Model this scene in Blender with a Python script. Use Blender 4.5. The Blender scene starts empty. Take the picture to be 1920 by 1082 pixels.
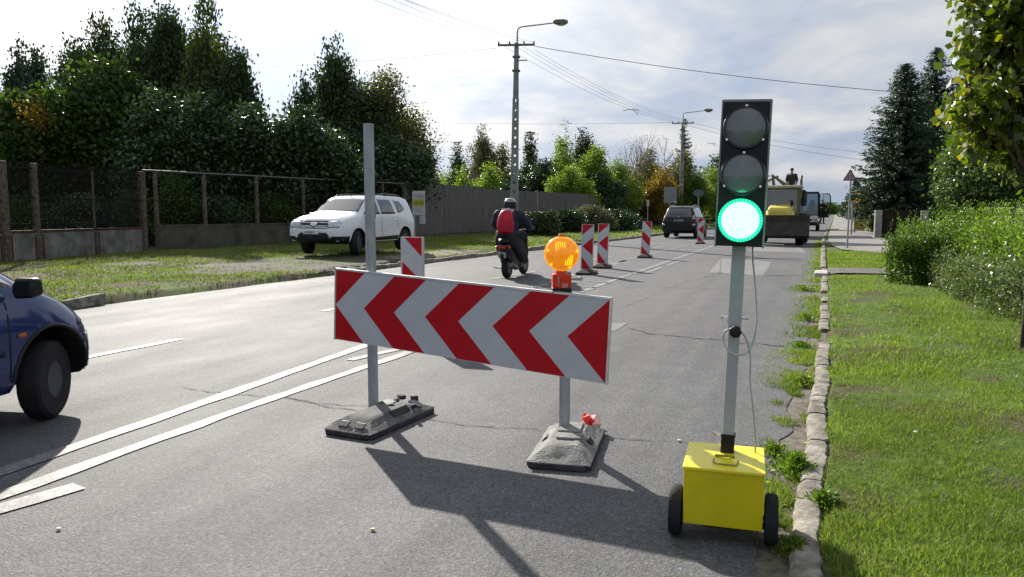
import bpy, bmesh, math, random
import numpy as np
from mathutils import Vector, Matrix, noise as mnoise
from mathutils.bvhtree import BVHTree
PI = math.pi
rad = math.radians
scn = bpy.context.scene
col = scn.collection

# ------------------------------------------------------------------ camera
F, CX, CY, CAMH = 1450.0, 960.0, 541.0, 1.4          # focal length and centre in the photograph's pixels
YAW, PITCH = math.atan(.4172), math.atan(.1)
FW = Vector((-math.sin(YAW)*math.cos(PITCH), math.cos(YAW)*math.cos(PITCH), -math.sin(PITCH)))
RT = Vector((math.cos(YAW), math.sin(YAW), 0))
UP = RT.cross(FW)
CAM = Vector((0, 0, CAMH))
cd = bpy.data.cameras.new('camera'); cam = bpy.data.objects.new('camera', cd); col.objects.link(cam)
cd.lens = 36*F/1920; cd.sensor_width = 36; cd.clip_start = .05; cd.clip_end = 5000
cam.matrix_world = Matrix(((RT.x, UP.x, -FW.x, CAM.x), (RT.y, UP.y, -FW.y, CAM.y), (RT.z, UP.z, -FW.z, CAM.z), (0, 0, 0, 1)))
scn.camera = cam

# ------------------------------------------------------------------ sun, sky, exposure
SUN_AZ, SUN_EL = rad(-45.5), rad(27.5)                   # azimuth from +y towards +x
SD = Vector((math.sin(SUN_AZ)*math.cos(SUN_EL), math.cos(SUN_AZ)*math.cos(SUN_EL), math.sin(SUN_EL)))
sl = bpy.data.lights.new('sun', 'SUN'); sun = bpy.data.objects.new('sun', sl); col.objects.link(sun)
sl.energy = 4.6; sl.angle = rad(.6); sl.color = (1.0, .94, .85)
sun.rotation_euler = SD.to_track_quat('Z', 'Y').to_euler()
scn.view_settings.view_transform = 'Standard'; scn.view_settings.look = 'None'
scn.view_settings.gamma = 1; scn.view_settings.use_curve_mapping = False
scn.view_settings.exposure = 1.0
wd = bpy.data.worlds.new('World'); scn.world = wd; wd.use_nodes = True
nt = wd.node_tree; nt.nodes.clear()
def N(tree, typ, **kw):
    n = tree.nodes.new(typ)
    for k, v in kw.items():
        if k.startswith('i_'):
            key = k[2:]
            key = int(key) if key.isdigit() else key.replace('_', ' ')
            n.inputs[key].default_value = v
        else: setattr(n, k, v)
    return n
def math_n(tree, op, a, b=None, c=None):
    n = tree.nodes.new('ShaderNodeMath'); n.operation = op
    for i, v in enumerate((a, b, c)):
        if v is None: continue
        if isinstance(v, (int, float)): n.inputs[i].default_value = v
        else: tree.links.new(v, n.inputs[i])
    return n.outputs[0]
def ramp(tree, fac, stops, mode='LINEAR'):
    n = tree.nodes.new('ShaderNodeValToRGB'); n.color_ramp.interpolation = mode
    e = n.color_ramp.elements
    while len(e) > 1: e.remove(e[-1])
    for i, (p, c) in enumerate(stops):
        if i == 0: e[0].position = p; el = e[0]
        else: el = e.new(p)
        el.color = (*c, 1) if len(c) == 3 else c
    if fac is not None: tree.links.new(fac, n.inputs[0])
    return n.outputs[0]
def mixc(tree, fac, a, b, mode='MIX'):
    n = tree.nodes.new('ShaderNodeMix'); n.data_type = 'RGBA'; n.blend_type = mode
    for i, v in ((0, fac), (6, a), (7, b)):
        if isinstance(v, (int, float)): n.inputs[i].default_value = v
        elif isinstance(v, tuple): n.inputs[i].default_value = (*v, 1)
        else: tree.links.new(v, n.inputs[i])
    return n.outputs[2]
L = nt.links
sky = N(nt, 'ShaderNodeTexSky', sky_type='NISHITA', sun_disc=False, sun_elevation=SUN_EL, sun_rotation=SUN_AZ, dust_density=2.0)
bg1 = N(nt, 'ShaderNodeBackground', i_Strength=.085); L.new(sky.outputs[0], bg1.inputs[0])
tc = N(nt, 'ShaderNodeTexCoord')
sep = N(nt, 'ShaderNodeSeparateXYZ'); L.new(tc.outputs['Generated'], sep.inputs[0])
zz = math_n(nt, 'ADD', math_n(nt, 'MAXIMUM', sep.outputs[2], 0.0), .22)
cmb = N(nt, 'ShaderNodeCombineXYZ')
L.new(math_n(nt, 'DIVIDE', sep.outputs[0], zz), cmb.inputs[0]); L.new(math_n(nt, 'DIVIDE', sep.outputs[1], zz), cmb.inputs[1])
cn = N(nt, 'ShaderNodeTexNoise', i_Scale=1.25, i_Detail=7, i_Roughness=.55, i_Distortion=.25); L.new(cmb.outputs[0], cn.inputs['Vector'])
cn2 = N(nt, 'ShaderNodeTexNoise', i_Scale=.55, i_Detail=3, i_Roughness=.5); L.new(cmb.outputs[0], cn2.inputs['Vector'])
dt = N(nt, 'ShaderNodeVectorMath', operation='DOT_PRODUCT'); L.new(tc.outputs['Generated'], dt.inputs[0]); dt.inputs[1].default_value = SD
near = math_n(nt, 'POWER', math_n(nt, 'MAXIMUM', dt.outputs['Value'], 0.0), 9.0)
cl = ramp(nt, cn.outputs['Fac'], [(.32, (.43, .54, .75)), (.44, (.58, .68, .86)), (.53, (.82, .86, .93)), (.61, (1.0, 1.0, 1.0))])
stren = math_n(nt, 'ADD', math_n(nt, 'MULTIPLY', near, .6), math_n(nt, 'ADD', .27, math_n(nt, 'MULTIPLY', cn2.outputs['Fac'], .16)))
bg2 = N(nt, 'ShaderNodeBackground'); L.new(cl, bg2.inputs[0]); L.new(stren, bg2.inputs[1])
msk = math_n(nt, 'MULTIPLY', ramp(nt, cn.outputs['Fac'], [(.25, (.86,)*3), (.5, (1,)*3)]), 1.0)
mx = N(nt, 'ShaderNodeMixShader'); L.new(msk, mx.inputs[0]); L.new(bg1.outputs[0], mx.inputs[1]); L.new(bg2.outputs[0], mx.inputs[2])
wo = N(nt, 'ShaderNodeOutputWorld'); L.new(mx.outputs[0], wo.inputs[0])

# ------------------------------------------------------------------ measuring helpers
def ray(px, py): return FW + RT*((px-CX)/F) - UP*((py-CY)/F)
def g(px, py, z=0.0):                                 # the point of height z under a pixel
    d = ray(px, py); return CAM + d*((z-CAMH)/d.z)
def at(px, py, D): return CAM + ray(px, py)*D         # the point at depth D

# ------------------------------------------------------------------ materials
MATS = {}
def mat(name, c, rough=.6, metal=0.0, var=.15, scale=6.0, bump=0.0, bscale=40.0, c2=None, emit=None, estr=0, spec=.26, coat=0, stretch=None, alpha=1, trans=0):
    if name in MATS: return MATS[name]
    m = bpy.data.materials.new(name); m.use_nodes = True; t = m.node_tree; b = t.nodes['Principled BSDF']
    tc = t.nodes.new('ShaderNodeTexCoord'); mp = t.nodes.new('ShaderNodeMapping'); t.links.new(tc.outputs['Object'], mp.inputs[0])
    if stretch: mp.inputs['Scale'].default_value = stretch
    n = N(t, 'ShaderNodeTexNoise', i_Scale=scale, i_Detail=5, i_Roughness=.6); t.links.new(mp.outputs[0], n.inputs['Vector'])
    a = tuple(x*(1-var) for x in c); bb = c2 if c2 else tuple(min(1, x*(1+var)) for x in c)
    t.links.new(ramp(t, n.outputs['Fac'], [(.33, a), (.67, bb)]), b.inputs['Base Color'])
    r = math_n(t, 'ADD', rough-.06, math_n(t, 'MULTIPLY', n.outputs['Fac'], .12)); t.links.new(r, b.inputs['Roughness'])
    b.inputs['Metallic'].default_value = metal; b.inputs['Specular IOR Level'].default_value = spec
    b.inputs['Coat Weight'].default_value = coat; b.inputs['Alpha'].default_value = alpha
    b.inputs['Transmission Weight'].default_value = trans
    if emit: b.inputs['Emission Color'].default_value = (*emit, 1); b.inputs['Emission Strength'].default_value = estr
    if bump:
        n2 = N(t, 'ShaderNodeTexNoise', i_Scale=bscale, i_Detail=4); t.links.new(mp.outputs[0], n2.inputs['Vector'])
        bp = N(t, 'ShaderNodeBump', i_Strength=bump, i_Distance=.01); t.links.new(n2.outputs['Fac'], bp.inputs['Height']); t.links.new(bp.outputs[0], b.inputs['Normal'])
    MATS[name] = m; return m
def leafmat(name, c1, c2, tr=.35, rough=.45, c3=None, spec=.4):
    m = bpy.data.materials.new(name); m.use_nodes = True; t = m.node_tree; b = t.nodes['Principled BSDF']
    ge = t.nodes.new('ShaderNodeNewGeometry')
    st = [(0, c1), (.8, c2)] + ([(.98, c3)] if c3 else [])
    cc = ramp(t, ge.outputs['Random Per Island'], st)
    tc = t.nodes.new('ShaderNodeTexCoord'); n = N(t, 'ShaderNodeTexNoise', i_Scale=.9, i_Detail=2); t.links.new(tc.outputs['Object'], n.inputs['Vector'])
    cc = mixc(t, .75, cc, ramp(t, n.outputs['Fac'], [(.35, (.6, .65, .55)), (.65, (1.25, 1.2, 1.1))]), 'MULTIPLY')
    t.links.new(cc, b.inputs['Base Color']); b.inputs['Roughness'].default_value = rough; b.inputs['Specular IOR Level'].default_value = spec
    tl = t.nodes.new('ShaderNodeBsdfTranslucent'); t.links.new(mixc(t, 1.0, cc, (1.5, 1.7, .7), 'MULTIPLY'), tl.inputs[0])
    ms = t.nodes.new('ShaderNodeMixShader'); ms.inputs[0].default_value = tr
    o = t.nodes['Material Output']; t.links.new(b.outputs[0], ms.inputs[1]); t.links.new(tl.outputs[0], ms.inputs[2]); t.links.new(ms.outputs[0], o.inputs[0])
    return m
M = {}
M['white'] = mat('white sheeting', (.47, .49, .53), .45, var=.05, scale=9)
M['red'] = mat('red sheeting', (.43, .004, .012), .45, var=.08, scale=9)
M['alu'] = mat('sign edge', (.75, .75, .75), .35, .6)
M['galv'] = mat('galvanised steel', (.27, .30, .33), .5, .25, var=.22, scale=14, c2=(.38, .41, .44), stretch=(1, 1, .25))
M['mast'] = mat('mast steel', (.36, .38, .41), .5, .2, var=.12, scale=10, stretch=(1, 1, .3))
M['rubber'] = mat('black rubber', (.018, .018, .02), .75, var=.3, bump=.3)
M['tyre'] = mat('tyre', (.016, .016, .018), .8, var=.3, bump=.2)
M['base'] = mat('dusty recycled base', (.19, .19, .18), .9, var=.3, scale=9, bump=.7, bscale=70, c2=(.30, .295, .275))
M['basedk'] = mat('dark recycled base', (.045, .045, .05), .85, var=.4, scale=12, bump=.7, bscale=60)
M['black'] = mat('black plastic', (.012, .013, .016), .45, var=.2)
M['housing'] = mat('signal housing', (.009, .011, .014), .4, var=.2, scale=4)
M['lensoff'] = mat('unlit lens', (.10, .115, .13), .22, var=.1, spec=.8, coat=.5)
M['lensrim'] = mat('lens rim', (.03, .035, .04), .25, spec=.7)
M['led'] = mat('led dot', (.25, .28, .30), .3)
M['green'] = mat('green lit lens', (.3, .9, .6), .3, emit=(.68, .97, .88), estr=.56)
M['greenrim'] = mat('green glowing rim', (.0, .35, .2), .4, emit=(.0, .55, .22), estr=.45)
M['greenled'] = mat('green led point', (.1, .6, .4), .3, emit=(.02, .8, .42), estr=.8)
M['yellow'] = mat('yellow painted steel', (.56, .48, .004), .42, var=.10, scale=5, coat=.2)  # darker than the lid: shade of the front put into the colour
M['amber'] = mat('amber lens', (.85, .27, .003), .2, emit=(1, .27, .0), estr=.24, spec=.8, var=.25, scale=30)
M['amberhot'] = mat('amber glow', (1.0, .5, .02), .2, emit=(1, .50, .01), estr=.75, var=.2)
M['lampred'] = mat('red lamp housing', (.62, .03, .01), .35, var=.15, coat=.3)
M['cable'] = mat('grey cable', (.38, .40, .40), .5)
M['glass'] = mat('dark car glass', (.012, .015, .018), .06, spec=.9, var=.1, coat=1.0)
M['chrome'] = mat('chrome', (.6, .6, .62), .15, .9)
M['lampglass'] = mat('clear lamp glass', (.42, .44, .48), .12, .3, spec=.9, coat=1.0, var=.4, scale=14)
M['taillight'] = mat('red tail light', (.35, .02, .02), .25, coat=.6)
M['plate'] = mat('number plate', (.62, .63, .63), .5)
M['concrete'] = mat('concrete', (.27, .265, .25), .9, var=.3, scale=4, bump=.4)
M['pole'] = mat('weathered pole concrete', (.21, .23, .235), .9, var=.3, scale=3, c2=(.32, .33, .32), stretch=(1, 1, .3))
M['wire'] = mat('overhead wire', (.16, .18, .21), .6)
M['rust'] = mat('rusty post', (.075, .055, .042), .85, var=.35, scale=9, c2=(.15, .125, .105), bump=.3)
M['rustdk'] = mat('dark rusty iron', (.05, .038, .032), .85, var=.3, scale=9)
M['bark'] = mat('bark', (.07, .055, .042), .95, var=.35, scale=7, bump=.9, bscale=25, stretch=(1, 1, .3))
M['barkgrey'] = mat('grey bark', (.15, .13, .11), .95, var=.3, scale=7)
M['skin'] = mat('skin', (.45, .26, .18), .55)
M['soil'] = mat('soil', (.09, .07, .05), .95)

# ------------------------------------------------------------------ mesh helpers
class MB:
    def __init__(s): s.v = []; s.f = []; s.m = []; s.M = Matrix.Identity(4)
    def _add(s, vs, fs, mi=0):
        o = len(s.v); s.v += [tuple(s.M @ Vector(p)) for p in vs]
        s.f += [tuple(i+o for i in f) for f in fs]; s.m += [mi]*len(fs); return s
    def box(s, c, d, rz=0, mi=0, taper=1.0, rx=0, ry=0):
        x, y, z = d[0]/2, d[1]/2, d[2]/2
        R = Matrix.Translation(c) @ Matrix.Rotation(rz, 4, 'Z') @ Matrix.Rotation(ry, 4, 'Y') @ Matrix.Rotation(rx, 4, 'X')
        vs = [R @ Vector((sx*x*(taper if sz > 0 else 1), sy*y*(taper if sz > 0 else 1), sz*z)) for sz in (-1, 1) for sx, sy in ((-1, -1), (1, -1), (1, 1), (-1, 1))]
        return s._add(vs, [(3, 2, 1, 0), (4, 5, 6, 7), (0, 1, 5, 4), (1, 2, 6, 5), (2, 3, 7, 6), (3, 0, 4, 7)], mi)
    def tube(s, pts, r, n=8, mi=0, cap=True):
        pts = [Vector(p) for p in pts]; rs = r if isinstance(r, (list, tuple)) else [r]*len(pts)
        vs = []; prev = None
        for i, p in enumerate(pts):
            d = (pts[min(i+1, len(pts)-1)]-pts[max(i-1, 0)]).normalized()
            if prev is None: u = d.orthogonal().normalized()
            else:
                u = prev - d*prev.dot(d); u = u.normalized() if u.length > 1e-6 else d.orthogonal().normalized()
            prev = u; w = d.cross(u)
            vs += [p + (u*math.cos(2*PI*k/n)+w*math.sin(2*PI*k/n))*rs[i] for k in range(n)]
        fs = [(i*n+k, i*n+(k+1) % n, (i+1)*n+(k+1) % n, (i+1)*n+k) for i in range(len(pts)-1) for k in range(n)]
        if cap: fs += [tuple(range(n-1, -1, -1)), tuple((len(pts)-1)*n+k for k in range(n))]
        return s._add(vs, fs, mi)
    def lathe(s, prof, n=24, axis='z', c=(0, 0, 0), mi=0, scale=(1, 1, 1), cap=True):    # prof: (radius, height)
        vs = []
        for r, h in prof:
            for k in range(n):
                a = 2*PI*k/n; p = (r*math.cos(a), r*math.sin(a), h)
                if axis == 'x': p = (p[2], p[0], p[1])
                if axis == 'y': p = (p[0], p[2], p[1])
                vs.append((c[0]+p[0]*scale[0], c[1]+p[1]*scale[1], c[2]+p[2]*scale[2]))
        fs = [(i*n+k, i*n+(k+1) % n, (i+1)*n+(k+1) % n, (i+1)*n+k) for i in range(len(prof)-1) for k in range(n)]
        if cap: fs += [tuple(range(n-1, -1, -1)), tuple((len(prof)-1)*n+k for k in range(n))]
        else: fs += [((len(prof)-1)*n+k, (len(prof)-1)*n+(k+1) % n, (k+1) % n, k) for k in range(n)]
        return s._add(vs, fs, mi)
    def prism(s, poly, frame, th, mi=0):   # poly in (u,v); frame=(origin,U,V,W); extruded th along W
        o, U, V, W = [Vector(q) for q in frame]; n = len(poly)
        vs = [o+U*a+V*b for a, b in poly] + [o+U*a+V*b+W*th for a, b in poly]
        fs = [tuple(range(n-1, -1, -1)), tuple(range(n, 2*n))] + [(i, (i+1) % n, n+(i+1) % n, n+i) for i in range(n)]
        return s._add(vs, fs, mi)
    def loft(s, rings, mi=0, cap=True):
        n = len(rings[0]); vs = [p for r in rings for p in r]
        fs = [(i*n+k, i*n+(k+1) % n, (i+1)*n+(k+1) % n, (i+1)*n+k) for i in range(len(rings)-1) for k in range(n)]
        if cap: fs += [tuple(range(n-1, -1, -1)), tuple((len(rings)-1)*n+k for k in range(n))]
        return s._add(vs, fs, mi)
    def ball(s, c, r, n=12, mi=0):
        if isinstance(r, (int, float)): r = (r, r, r)
        k = max(4, n//2)
        return s.lathe([(math.sin(PI*i/k)+(1e-4 if i in (0, k) else 0), -math.cos(PI*i/k)) for i in range(k+1)], n, 'z', c, mi, r)
    def build(s, name, mats, parent=None, smooth=False, bevel=0, fix=True):
        me = bpy.data.meshes.new(name); me.from_pydata(s.v, [], s.f)
        ms = mats if isinstance(mats, (list, tuple)) else [mats]
        for m in ms: me.materials.append(m)
        if len(ms) > 1: me.polygons.foreach_set('material_index', s.m)
        if fix:
            bm = bmesh.new(); bm.from_mesh(me); bmesh.ops.recalc_face_normals(bm, faces=bm.faces); bm.to_mesh(me); bm.free()
        o = bpy.data.objects.new(name, me); col.objects.link(o)
        if parent: o.parent = parent
        if smooth:
            me.polygons.foreach_set('use_smooth', [True]*len(me.polygons))
            if smooth != 'all':
                try: me.set_sharp_from_angle(angle=rad(38))
                except Exception: pass
        if bevel:
            b = o.modifiers.new('bevel', 'BEVEL'); b.width = bevel; b.segments = 2; b.limit_method = 'ANGLE'; b.angle_limit = rad(35)
        return o
def tag(o, label=None, cat=None, group=None, kind=None):
    if label: o['label'] = label
    if cat: o['category'] = cat
    if group: o['group'] = group
    if kind: o['kind'] = kind
    return o
def thing(name, label, cat, loc=(0, 0, 0), rz=0, group=None):
    o = bpy.data.objects.new(name, None); col.objects.link(o); o.location = loc; o.rotation_euler = (0, 0, rz)
    o.empty_display_size = .1
    return tag(o, label, cat, group)
def dup(root, loc=None, rz=None, label=None):
    r = root.copy(); col.objects.link(r)
    if loc is not None: r.location = loc
    if rz is not None: r.rotation_euler = (0, 0, rz)
    if label: r['label'] = label
    for ch in list(root.children):
        c = ch.copy(); col.objects.link(c); c.parent = r
        for gch in list(ch.children):
            d = gch.copy(); col.objects.link(d); d.parent = c
    return r
def remesh(o, vox, smooth=6):
    r = o.modifiers.new('r', 'REMESH'); r.mode = 'VOXEL'; r.voxel_size = vox
    sm = o.modifiers.new('s', 'SMOOTH'); sm.factor = .5; sm.iterations = smooth
    dg = bpy.context.evaluated_depsgraph_get(); dg.update()
    me = bpy.data.meshes.new_from_object(o.evaluated_get(dg)); o.modifiers.clear()
    old = o.data; o.data = me; bpy.data.meshes.remove(old)
    me.polygons.foreach_set('use_smooth', [True]*len(me.polygons)); return o

def quads_obj(name, V, mats, parent=None, per=4):     # V: (n*per, 3) float array of separate faces
    n = len(V)//per; me = bpy.data.meshes.new(name)
    me.vertices.add(n*per); me.vertices.foreach_set('co', V.astype(np.float32).ravel())
    me.loops.add(n*per); me.loops.foreach_set('vertex_index', np.arange(n*per, dtype=np.int32))
    me.polygons.add(n); me.polygons.foreach_set('loop_start', np.arange(0, n*per, per, dtype=np.int32)); me.polygons.foreach_set('loop_total', np.full(n, per, dtype=np.int32))
    me.update(calc_edges=True); me.materials.append(mats)
    o = bpy.data.objects.new(name, me); col.objects.link(o)
    if parent: o.parent = parent
    return o
def unit(a): return a/np.maximum(np.linalg.norm(a, axis=1, keepdims=True), 1e-9)
def leaves(C, D, S, rng, aspect=.55, flat=None):      # diamonds at C pointing along D, length S
    D = unit(D); R = rng.normal(size=C.shape)
    if flat is not None: R = R*(1-flat) + np.array([0, 0, 1.])*flat*2
    side = unit(np.cross(D, R)); S = S[:, None]; W = S*aspect/2
    nrm = np.cross(side, D)*S*.08
    V = np.empty((len(C), 4, 3)); V[:, 0] = C-D*S*.5; V[:, 1] = C+side*W+nrm; V[:, 2] = C+D*S*.5; V[:, 3] = C-side*W+nrm
    return V.reshape(-1, 3)

# ------------------------------------------------------------------ ground and road
def kerb_x(y): return -.06 + (0 if y < 9 else -.014*(y-9) if y < 40 else -.434)       # right kerb line drifts slightly
def lkerb_x(y): return -10.25 + (0 if y < 18 else .028*(y-18) if y < 45 else .756)
def zground(x, y):
    k = kerb_x(max(y, 0)); lk = lkerb_x(max(y, 0))
    if x > k-.05:
        t = min(1, (x-k+.05)/.12); h = .045*t + .05*min(1, max(0, (x-.2)/2)); am = .02*t
    elif x < lk+.05:
        t = min(1, (lk+.05-x)/.25); h = .10*t + .05*min(1, max(0, (lk-x)/5)); am = .05*t
    else: return -.06
    h = -.06*(1-t)+h
    return h + am*mnoise.noise(Vector((x*.9, y*.9, 0)))*.9 + am*.4*mnoise.noise(Vector((x*4, y*4, 3)))
def axis(parts):
    o = []
    for a, b, st in parts: o += list(np.arange(a, b, st))
    return o
xs = axis([(-900, -100, 100), (-100, -26, 6), (-26, -11, .5), (-11, -9, .1), (-9, -1.2, 1.3), (-1.2, 3.2, .09), (3.2, 8, .4), (8, 60, 6), (60, 901, 120)])
ys = axis([(-40, 1, 4), (1, 14, .22), (14, 40, .6), (40, 100, 4), (100, 400, 30), (400, 2600, 220)])
gv = [(x, y, zground(x, y)) for y in ys for x in xs]; nx = len(xs)
gf = [(j*nx+i, j*nx+i+1, (j+1)*nx+i+1, (j+1)*nx+i) for j in range(len(ys)-1) for i in range(nx-1)]
def ground_mat():
    m = bpy.data.materials.new('verge soil and grass'); m.use_nodes = True; t = m.node_tree; b = t.nodes['Principled BSDF']
    tc = t.nodes.new('ShaderNodeTexCoord'); sp = t.nodes.new('ShaderNodeSeparateXYZ'); t.links.new(tc.outputs['Object'], sp.inputs[0])
    def nz(sc, det=5, ro=.6):
        n = N(t, 'ShaderNodeTexNoise', i_Scale=sc, i_Detail=det, i_Roughness=ro); t.links.new(tc.outputs['Object'], n.inputs['Vector']); return n.outputs['Fac']
    gr = ramp(t, nz(9), [(.3, (.045, .085, .012)), (.5, (.085, .15, .02)), (.7, (.14, .19, .035))])
    dry = ramp(t, nz(14), [(.3, (.06, .05, .03)), (.7, (.14, .125, .07))])
    left = math_n(t, 'LESS_THAN', sp.outputs[0], -9.0); 
    big = nz(1.0, 6, .65)
    thr = math_n(t, 'ADD', big, math_n(t, 'MULTIPLY', left, .07))
    fac = ramp(t, thr, [(.50, (0,)*3), (.58, (1,)*3)])
    c = mixc(t, fac, gr, dry); t.links.new(c, b.inputs['Base Color']); b.inputs['Roughness'].default_value = .95; b.inputs['Specular IOR Level'].default_value = .15
    bp = N(t, 'ShaderNodeBump', i_Strength=.9, i_Distance=.05); t.links.new(nz(30, 6, .7), bp.inputs['Height']); t.links.new(bp.outputs[0], b.inputs['Normal'])
    return m
mb = MB(); mb.v = gv; mb.f = gf; mb.m = [0]*len(gf)
tag(mb.build('ground', ground_mat(), smooth='all', fix=False), kind='structure')

def asphalt(name, c, patchy=True, fine=1.0, rough=.66):
    m = bpy.data.materials.new(name); m.use_nodes = True; t = m.node_tree; b = t.nodes['Principled BSDF']
    tc = t.nodes.new('ShaderNodeTexCoord')
    def nz(sc, det=4, ro=.6, st=None):
        src = tc.outputs['Object']
        if st: mp = t.nodes.new('ShaderNodeMapping'); mp.inputs['Scale'].default_value = st; t.links.new(src, mp.inputs[0]); src = mp.outputs[0]
        n = N(t, 'ShaderNodeTexNoise', i_Scale=sc, i_Detail=det, i_Roughness=ro); t.links.new(src, n.inputs['Vector']); return n.outputs['Fac']
    vo = N(t, 'ShaderNodeTexVoronoi', i_Scale=105.0); t.links.new(tc.outputs['Object'], vo.inputs['Vector'])
    grain = ramp(t, vo.outputs['Color'], [(0, (.50,)*3), (.45, (.86,)*3), (.80, (1.15,)*3), (.94, (1.5,)*3), (1, (2.2,)*3)])
    base = ramp(t, nz(.55, 5, .6, (1, .35, 1)), [(.3, tuple(x*.84 for x in c)), (.7, tuple(x*1.14 for x in c))])
    cc = mixc(t, fine, base, grain, 'MULTIPLY')
    cc = mixc(t, .8, cc, ramp(t, nz(38, 4, .7), [(.3, (.72,)*3), (.7, (1.26,)*3)]), 'MULTIPLY')
    cc = mixc(t, .5, cc, ramp(t, nz(3.3, 5, .65), [(.38, (.80, .79, .78)), (.6, (1.08,)*3)]), 'MULTIPLY')
    t.links.new(cc, b.inputs['Base Color'])
    t.links.new(math_n(t, 'ADD', rough, math_n(t, 'MULTIPLY', nz(1.4, 4, .6, (1, .25, 1)), .22)), b.inputs['Roughness'])
    b.inputs['Specular IOR Level'].default_value = .2
    bp = N(t, 'ShaderNodeBump', i_Strength=.42, i_Distance=.006); t.links.new(math_n(t, 'ADD', vo.outputs['Distance'], nz(160, 3)), bp.inputs['Height']); t.links.new(bp.outputs[0], b.inputs['Normal'])
    return m
M['asphalt'] = asphalt('road asphalt', (.119, .120, .123))
M['asphalt2'] = asphalt('lighter asphalt patch', (.20, .198, .192), fine=.6)
M['asphalt3'] = asphalt('darker asphalt patch', (.12, .119, .118), fine=.6)
M['walk'] = asphalt('pavement asphalt', (.25, .235, .22), fine=.5)
def sheet(name, edge_pts, z, m, cat=None):            # a closed outline laid flat at height z
    s = MB(); n = len(edge_pts); s._add([(p[0], p[1], z) for p in edge_pts], [tuple(range(n))]); o = s.build(name, m, fix=False)
    if o.data.polygons[0].normal.z < 0: o.data.flip_normals()
    return tag(o, kind='structure')
rnd = random.Random(4)
def jag(y, a, s): return a*mnoise.noise(Vector((y*s, 7.7, 0)))
rows = [-30]+list(np.arange(0, 60, .12))+[100, 200, 400, 900, 2400]
s = MB(); vs = []
for y in rows:
    k = kerb_x(max(y, 0)); e = jag(y, .07, 1.6)+jag(y, .05, 6) - .14 if y < 60 else 0
    vs += [(lkerb_x(max(y, 0))+.12+jag(y+50, .12, .8), y, 0), (-5.1, y, 0.0), (k-.05+min(0, e), y, 0)]
s._add(vs, [(3*i+j, 3*i+j+1, 3*i+j+4, 3*i+j+3) for i in range(len(rows)-1) for j in (0, 1)])
tag(s.build('road', M['asphalt'], fix=False), kind='structure')
# gutter strip of dirt under the ragged asphalt edge
s = MB(); s.box((-.36, 28, -.036), (.9, 66, .06)); tag(s.build('dirt_gutter', mat('gutter dirt', (.13, .115, .09), .95, var=.4, scale=14, bump=.5)), kind='structure')
# patches
sheet('road_patch', [g(1140, 620), g(1147, 606), g(1178, 606), g(1152, 622)], .004, M['asphalt2'])
sheet('road_patch', [g(1330, 511), g(1352, 484), g(1440, 490), g(1446, 492), g(1430, 517)], .004, M['asphalt2'])
sheet('road_patch', [g(1446, 492), g(1504, 494), g(1506, 516), g(1430, 517)], .0045, M['asphalt3'])
sheet('road_patch', [g(1420, 462), g(1500, 464), g(1512, 474), g(1400, 471)], .004, M['asphalt2'])
# pavement on the right, the path that crosses the verge and the sandy pull-in at the left
def draped(name, outline, m, lift, res):
    bm = bmesh.new(); bm.faces.new([bm.verts.new((x, y, 0)) for x, y in outline])
    for ax_, q in ((Vector((1, 0, 0)), [p[0] for p in outline]), (Vector((0, 1, 0)), [p[1] for p in outline])):
        c = min(q)+res
        while c < min(max(q), 90): bmesh.ops.bisect_plane(bm, geom=bm.verts[:]+bm.edges[:]+bm.faces[:], plane_co=ax_*c, plane_no=ax_); c += res
    for v in bm.verts: v.co.z = max(.02, zground(v.co.x, v.co.y))*.5+.045+lift if v.co.x > .1 else zground(max(v.co.x, kerb_x(max(v.co.y, 0))+.02), v.co.y)+lift+.01
    bm.normal_update()
    for f in bm.faces:
        if f.normal.z < 0: f.normal_flip()
    me = bpy.data.meshes.new(name); bm.to_mesh(me); bm.free(); me.materials.append(m); o = bpy.data.objects.new(name, me); col.objects.link(o); return tag(o, kind='structure')
draped('pavement', [(-.34, 300), (-.34, 42), (-.2, 34), (.2, 29), (1.2, 26.8), (2.4, 25.2), (4.5, 23.8), (7, 23.4), (7, 27), (4, 28.5), (2.5, 31), (2.15, 36), (2.05, 60), (2.0, 300)], M['walk'], .024, .5)
draped('path', [(-.14, 18.0), (2.4, 17.9), (6.5, 17.3), (6.5, 18.9), (2.6, 19.5), (-.14, 19.6)], asphalt('path asphalt', (.135, .13, .125), fine=.5), .018, .25)
M['dirt'] = mat('trodden dirt', (.052, .048, .032), .95, var=.35, scale=5, bump=.7, bscale=20)
M['dirtdk'] = mat('dark damp soil', (.055, .05, .042), .95, var=.4, scale=3, bump=.7, bscale=20)
M['dirtlt'] = mat('pale broken paving', (.15, .13, .10), .95, var=.45, scale=3, bump=.9, bscale=9)
def blob_sheet(name, c, r, z, m, seed, n=48, rz=0):
    vs = []; R_ = 10
    for j in range(R_+1):
        for k in range(n):
            a = 2*PI*k/n; rr = (1+.28*mnoise.noise(Vector((math.cos(a)*2, math.sin(a)*2, seed)))+.14*mnoise.noise(Vector((math.cos(a)*7, math.sin(a)*7, seed))))*max(j/R_, .01)
            x, y = c[0]+r[0]*rr*math.cos(a), c[1]+r[1]*rr*math.sin(a)
            if x < -5: x = min(x, lkerb_x(max(y, 0))-.12)
            e = 1-(j/R_)**4; vs.append((x, y, zground(x, y)+.016*e+.004-(0 if j < R_ else .02)))
    o = MB(); o.v = vs; o.f = [(j*n+k, j*n+(k+1) % n, (j+1)*n+(k+1) % n, (j+1)*n+k) for j in range(R_) for k in range(n)]; o.m = [0]*len(o.f)
    ob = o.build(name, m, smooth='all'); return tag(ob, kind='structure')
p = g(1572, 455); blob_sheet('dirt_patch', (p.x-.1, p.y), (.45, 3.6), .124, M['dirt'], 2)
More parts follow.
